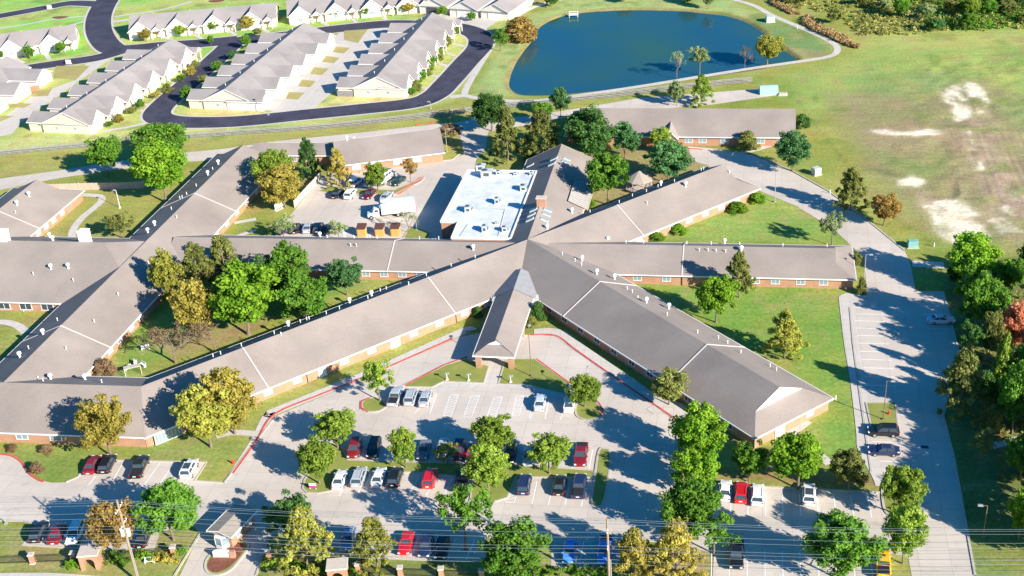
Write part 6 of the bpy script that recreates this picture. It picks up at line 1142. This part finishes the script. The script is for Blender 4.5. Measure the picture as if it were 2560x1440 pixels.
arch(232, 1412, 'brick arch shelter with a pale slab top, left of the utility pole'); arch(848, 1446, 'brick arch shelter with a pale slab top at the bottom, below the cypress')
p = g(556, 1394); r = empty('entrance_sign', p, .08, 'low white entrance sign with a curved top and brick end on the mulch bed', 'sign')
mb = MB(); pts = [(-1.35, 0), (1.35, 0), (1.35, 1.0)] + [(1.35 * math.cos(t), 1.0 + .38 * math.sin(t)) for t in np.linspace(.3, math.pi - .3, 9)] + [(-1.35, 1.0)]
k = 0; N_ = len(pts)
for yy in (-.14, .14): mb.v += [(a, yy, b3 + .25) for a, b3 in pts]
mb.f.append(tuple(range(N_))); mb.f.append(tuple(reversed(range(N_, 2 * N_)))); mb.m += [0, 0]
for i in range(N_): j = (i + 1) % N_; mb.f.append((i, j, N_ + j, N_ + i)); mb.m.append(0)
mb.build('sign_panel', 'vent_white', r); mb = MB(); mb.box((1.75, 0, .7), (.8, .6, 1.4)); mb.build('end_pier', 'brick', r); mb = MB(); mb.box((0, 0, .13), (3.0, .5, .26)); mb.build('base', 'brick', r)
for x, y, lb in ((783, 1224, 'magenta and white sign at the left tip of the long island'), (2259, 1285, 'magenta and white sign on the tip at the exit of the right lot')):
    p = g(x, y); r = empty('direction_sign', p, 0, lb, 'sign', 'magenta signs')
    mb = MB(); mb.box((0, 0, 1.05), (1.2, .12, .42)); mb.build('upper_panel', 'vent_white', r); mb = MB(); mb.box((0, 0, .62), (1.2, .13, .42)); mb.build('lower_panel', 'magenta', r)
    for sx_ in (-1, 1): mb = MB(); mb.box((sx_ * .5, .02, .35), (.1, .08, .7)); mb.build('post', 'vent_white', r)
# hedges
def hedge(pts, w, h, leaf, label, seed, name='hedge', per=60):
    c = smooth_pts(G2(pts), False, 6); rg = random.Random(seed); cl = []
    for a, b2 in zip(c, c[1:]):
        for k in range(max(2, int((b2 - a).length / .45))):
            q = a.lerp(b2, rg.random()); cl.append(((q.x + rg.uniform(-w, w) * .4 - c[0].x, q.y + rg.uniform(-w, w) * .4 - c[0].y, rg.uniform(.25, h - .3)), rg.uniform(.32, .5), rg.random()))
    V, t = leaf_cloud(cl, per, .12, 1, seed, .5); me = crown_obj(V, t, name); me.materials.clear(); me.materials.append(MAT[leaf]); o = bpy.data.objects.new(name, me); COL.objects.link(o); o.location = (c[0].x, c[0].y, 0); return tag(o, label, 'hedge')
hedge([(175, 1418), (190, 1414), (204, 1416)], 1.4, 1.3, 'hedge_leaf', 'round lime shrub left of the brick arch', 1); hedge([(258, 1402), (285, 1396), (305, 1400), (312, 1412)], 2.6, 1.5, 'leaf_green', 'green hedge between the brick arch and the utility pole', 2); hedge([(345, 1392), (365, 1396), (385, 1402)], 1.8, 1.3, 'hedge_leaf', 'yellow-green shrub right of the utility pole', 3)
hedge([(395, 1405), (420, 1402), (440, 1400)], 2.0, 1.4, 'leaf_gold', 'straw yellow shrubs beside the left driveway pillar', 4); hedge([(660, 1412), (690, 1415), (725, 1405)], 2.0, 1.2, 'leaf_yellowgreen', 'pale yellow-green shrubs right of the driveway', 5); hedge([(740, 1420), (760, 1430), (790, 1432), (820, 1434)], 1.8, 1.5, 'hedge_leaf', 'clipped green hedge left of the second brick arch', 6)
hedge([(1345, 1436), (1400, 1434), (1460, 1436), (1510, 1438)], 2.2, 1.5, 'hedge_leaf', 'bright lime hedge along the bottom below the bright blue car', 7); hedge([(872, 1430), (885, 1444)], 1.4, 1.3, 'leaf_green', 'small green hedge right of the second brick arch', 8); hedge([(750, 1445), (800, 1448)], 1.2, .8, 'leaf_orange', 'rust coloured low shrubs in front of the clipped hedge', 9); hedge([(440, 1392), (455, 1385), (463, 1378)], 1.2, 1.1, 'leaf_green', 'low green hedge at the edge of the left driveway', 10)
# dumpster sheds
for x, y, lb in ((906, 588, 'leftmost'), (951, 588, 'middle'), (990, 587, 'rightmost')):
    p = g(x, y); r = empty('storage_shed', p, .05, 'yellow wooden shed with a dark lean-to roof, %s of three in the service yard' % lb, 'shed', 'yellow sheds in the service yard')
    mb = MB(); mb.box((0, 0, 1.05), (1.9, 1.8, 2.1)); mb.build('wall', 'wood_yellow', r); mb = MB(); a = 1.08; mb.poly([(-a, -a, 2.12), (a, -a, 2.12), (a, a, 2.6), (-a, a, 2.6)]); mb.poly([(-a, -a, 2.02), (-a, -a, 2.12), (-a, a, 2.6), (-a, a, 2.1)]); mb.poly([(a, -a, 2.02), (a, -a, 2.12), (a, a, 2.6), (a, a, 2.1)]); mb.poly([(-a, a, 2.6), (a, a, 2.6), (a, a, 2.1), (-a, a, 2.1)]); mb.poly([(-a, -a, 2.02), (a, -a, 2.02), (a, -a, 2.12), (-a, -a, 2.12)]); mb.build('roof', 'wood_dark', r)
    mb = MB(); mb.box((0, -.93, .95), (1.5, .05, 1.8)); mb.build('door', 'wood_yellow', r)
# cabinets and boxes
def box_thing(name, x, y, s, m, label, cat, rz=0, round_=False):
    p = g(x, y); r = empty(name, p, rz, label, cat); mb = MB()
    if round_:
        L_, W2, Hh = s; n_ = 12; R1 = []; 
        for sx_ in (-1, 1): R1.append([(sx_ * L_ / 2, W2 / 2 * math.cos(math.pi * i / n_), Hh * .45 + Hh * .55 * math.sin(math.pi * i / n_)) for i in range(n_ + 1)] + [(sx_ * L_ / 2, -W2 / 2, 0), (sx_ * L_ / 2, W2 / 2, 0)])
        loft(mb, R1); mb.build('shell', m, r); m2 = MB(); m2.box((-L_ / 2 - .02, 0, Hh * .4), (.05, W2 * .6, Hh * .75)); m2.build('door', 'metal_grey', r)
    else: mb.box((0, 0, s[2] / 2 + .1), s); mb.build('cabinet', m, r); m2 = MB(); m2.box((0, 0, s[2] + .16), (s[0] + .12, s[1] + .12, .12), taper=.85); m2.build('lid', m, r); m3 = MB(); m3.box((0, 0, .05), (s[0] + .5, s[1] + .5, .1)); m3.build('pad', 'kerb_concrete', r)
    return r
box_thing('storage_container', 1921, 233, (5.0, 2.4, 2.3), 'mint_box', 'pale mint storage container on a pad between the lodge and the pond', 'container', .15, True); box_thing('electrical_cabinet', 2281, 617, (2.0, 1.5, 1.3), 'teal_box', 'teal electrical cabinet on the grass near the wood tip', 'cabinet', .1)
box_thing('electrical_cabinet', 2040, 436, (1.8, 1.6, 1.6), 'unit_metal', 'pale grey electrical cabinet on the verge near the dark round tree', 'cabinet', .6); box_thing('pump_hut', 1925, 54, (2.6, 2.2, 1.6), 'unit_metal', 'small grey pump hut on the grass bank at the right end of the pond', 'hut', .2); box_thing('utility_hatch', 1957, 237, (2.2, 1.6, .25), 'stone_cap', 'low concrete hatch by the mint container', 'hatch')
for x, y, lb in ((1993, 72, 'white path post beside the bend of the pond path'), (2075, 484, 'short white marker post on the verge left of the olive cypress'), (2335, 617, 'thin white marker post right of the teal cabinet'), (2089, 1000, 'first white garden light off the tip of the south-east wing'), (2113, 1012, 'second white garden light off the tip of the south-east wing')):
    p = g(x, y); r = empty('marker_post', p, 0, lb, 'post'); mb = MB(); mb.tube((0, 0, 0), (0, 0, .9), .1, n=6); mb.build('post', 'vent_white', r); mb = MB(); mb.tube((0, 0, .9), (0, 0, 1.0), .13, .05, 6); mb.build('cap', 'vent_white', r)
def hydrant(x, y, lb):
    p = g(x, y); r = empty('fire_hydrant', p, 0, lb, 'hydrant', 'red hydrants'); mb = MB(); mb.tube((0, 0, 0), (0, 0, .7), .16, .15, 8); mb.tube((0, 0, .7), (0, 0, .88), .17, .05, 8); mb.build('barrel', 'hydrant_red', r)
    for s in (-1, 1): mb = MB(); mb.tube((0, 0, .5), (s * .3, 0, .5), .08, n=6); mb.build('nozzle', 'hydrant_red', r)
hydrant(583, 1160, 'red fire hydrant on the lawn beside the sidewalk corner'); hydrant(2222, 1037, 'red fire hydrant on the grass island right of the lamp post'); hydrant(2399, 786, 'red fire hydrant on the grass at the edge of the right-hand wood')
# dock, benches, garden furniture, panel sign
p = g(1434, 38); r = empty('fishing_dock', p, .1, 'small white fishing dock on the far shore of the pond', 'dock'); mb = MB(); mb.box((0, 0, .35), (3.2, 2.2, .14)); mb.build('deck', 'vent_white', r)
for sx_ in (-1, 1):
    for sy in (-1, 1): mb = MB(); mb.box((sx_ * 1.4, sy * .9, .1), (.14, .14, 2.0)); mb.build('post', 'vent_white', r)
mb = MB(); mb.box((0, 1.0, .95), (3.2, .08, .1)); mb.box((-1.5, 0, .95), (.08, 2.0, .1)); mb.build('railing', 'vent_white', r)
def bench(x, y, rz, lb, m='vent_white'):
    p = g(x, y); r = empty('bench', p, rz, lb, 'bench', 'garden benches'); mb = MB(); mb.box((0, 0, .45), (1.6, .5, .08)); mb.build('seat', m, r); mb = MB(); mb.box((0, .24, .75), (1.6, .06, .45)); mb.build('backrest', m, r)
    for s in (-1, 1): mb = MB(); mb.box((s * .7, 0, .22), (.08, .45, .44)); mb.build('leg', m, r)
bench(364, 874, .5, 'white bench in the lower courtyard beside the brown thicket'); bench(322, 925, 1.0, 'white bench near the corner of the lower courtyard, left'); bench(340, 910, 2.0, 'white bench in the group at the middle of the lower courtyard'); bench(358, 915, -.6, 'white bench beside the pale wall of the lower courtyard'); bench(55, 775, 0, 'white bench in front of the shaded brick porch at the left'); bench(375, 1407, .2, 'white garden bench in the bed right of the utility pole'); bench(1900, 364, .3, 'white bench on the lawn beside the lodge path')
bench(68, 778, .1, 'second white bench, right one before the shaded brick porch at the left'); bench(40, 776, -.1, 'grey bench, left one before the shaded brick porch at the left', 'metal_grey')
p = g(697, 523); r = empty('notice_board', p, 1.0, 'white notice board on a slab by the curved screen fence', 'sign'); mb = MB(); mb.box((0, 0, 1.2), (2.2, .3, 1.4)); mb.build('panel', 'vent_white', r); mb = MB(); mb.box((0, 0, .05), (2.8, 1.2, .1)); mb.build('slab', 'stone_cap', r)
for s in (-1, 1): mb = MB(); mb.box((s * .9, 0, .3), (.15, .2, .6)); mb.build('leg', 'vent_white', r)
p = g(335, 938); r = empty('patio_shelter', p, .5, 'small white framed patio shelter in the corner of the lower courtyard', 'shelter'); mb = MB(); mb.box((0, 0, 2.0), (3.2, 1.2, .12)); mb.build('roof', 'wood_pale', r)
for sx_ in (-1, 1):
    for sy in (-1, 1): mb = MB(); mb.box((sx_ * 1.5, sy * .5, 1.0), (.1, .1, 2.0)); mb.build('post', 'wood_pale', r)
for x, y, lb in ((172, 160, 'white sign board at the corner of the estate road'), (124, 22, 'white monument sign at the top left beside the far road')):
    p = g(x, y); r = empty('estate_sign', p, 0, lb, 'sign'); mb = MB(); mb.box((0, 0, .8), (1.6, .5, 1.2)); mb.build('panel', 'vent_white', r); mb = MB(); mb.box((0, 0, .1), (2.0, .8, .2)); mb.build('base', 'stone_cap', r)
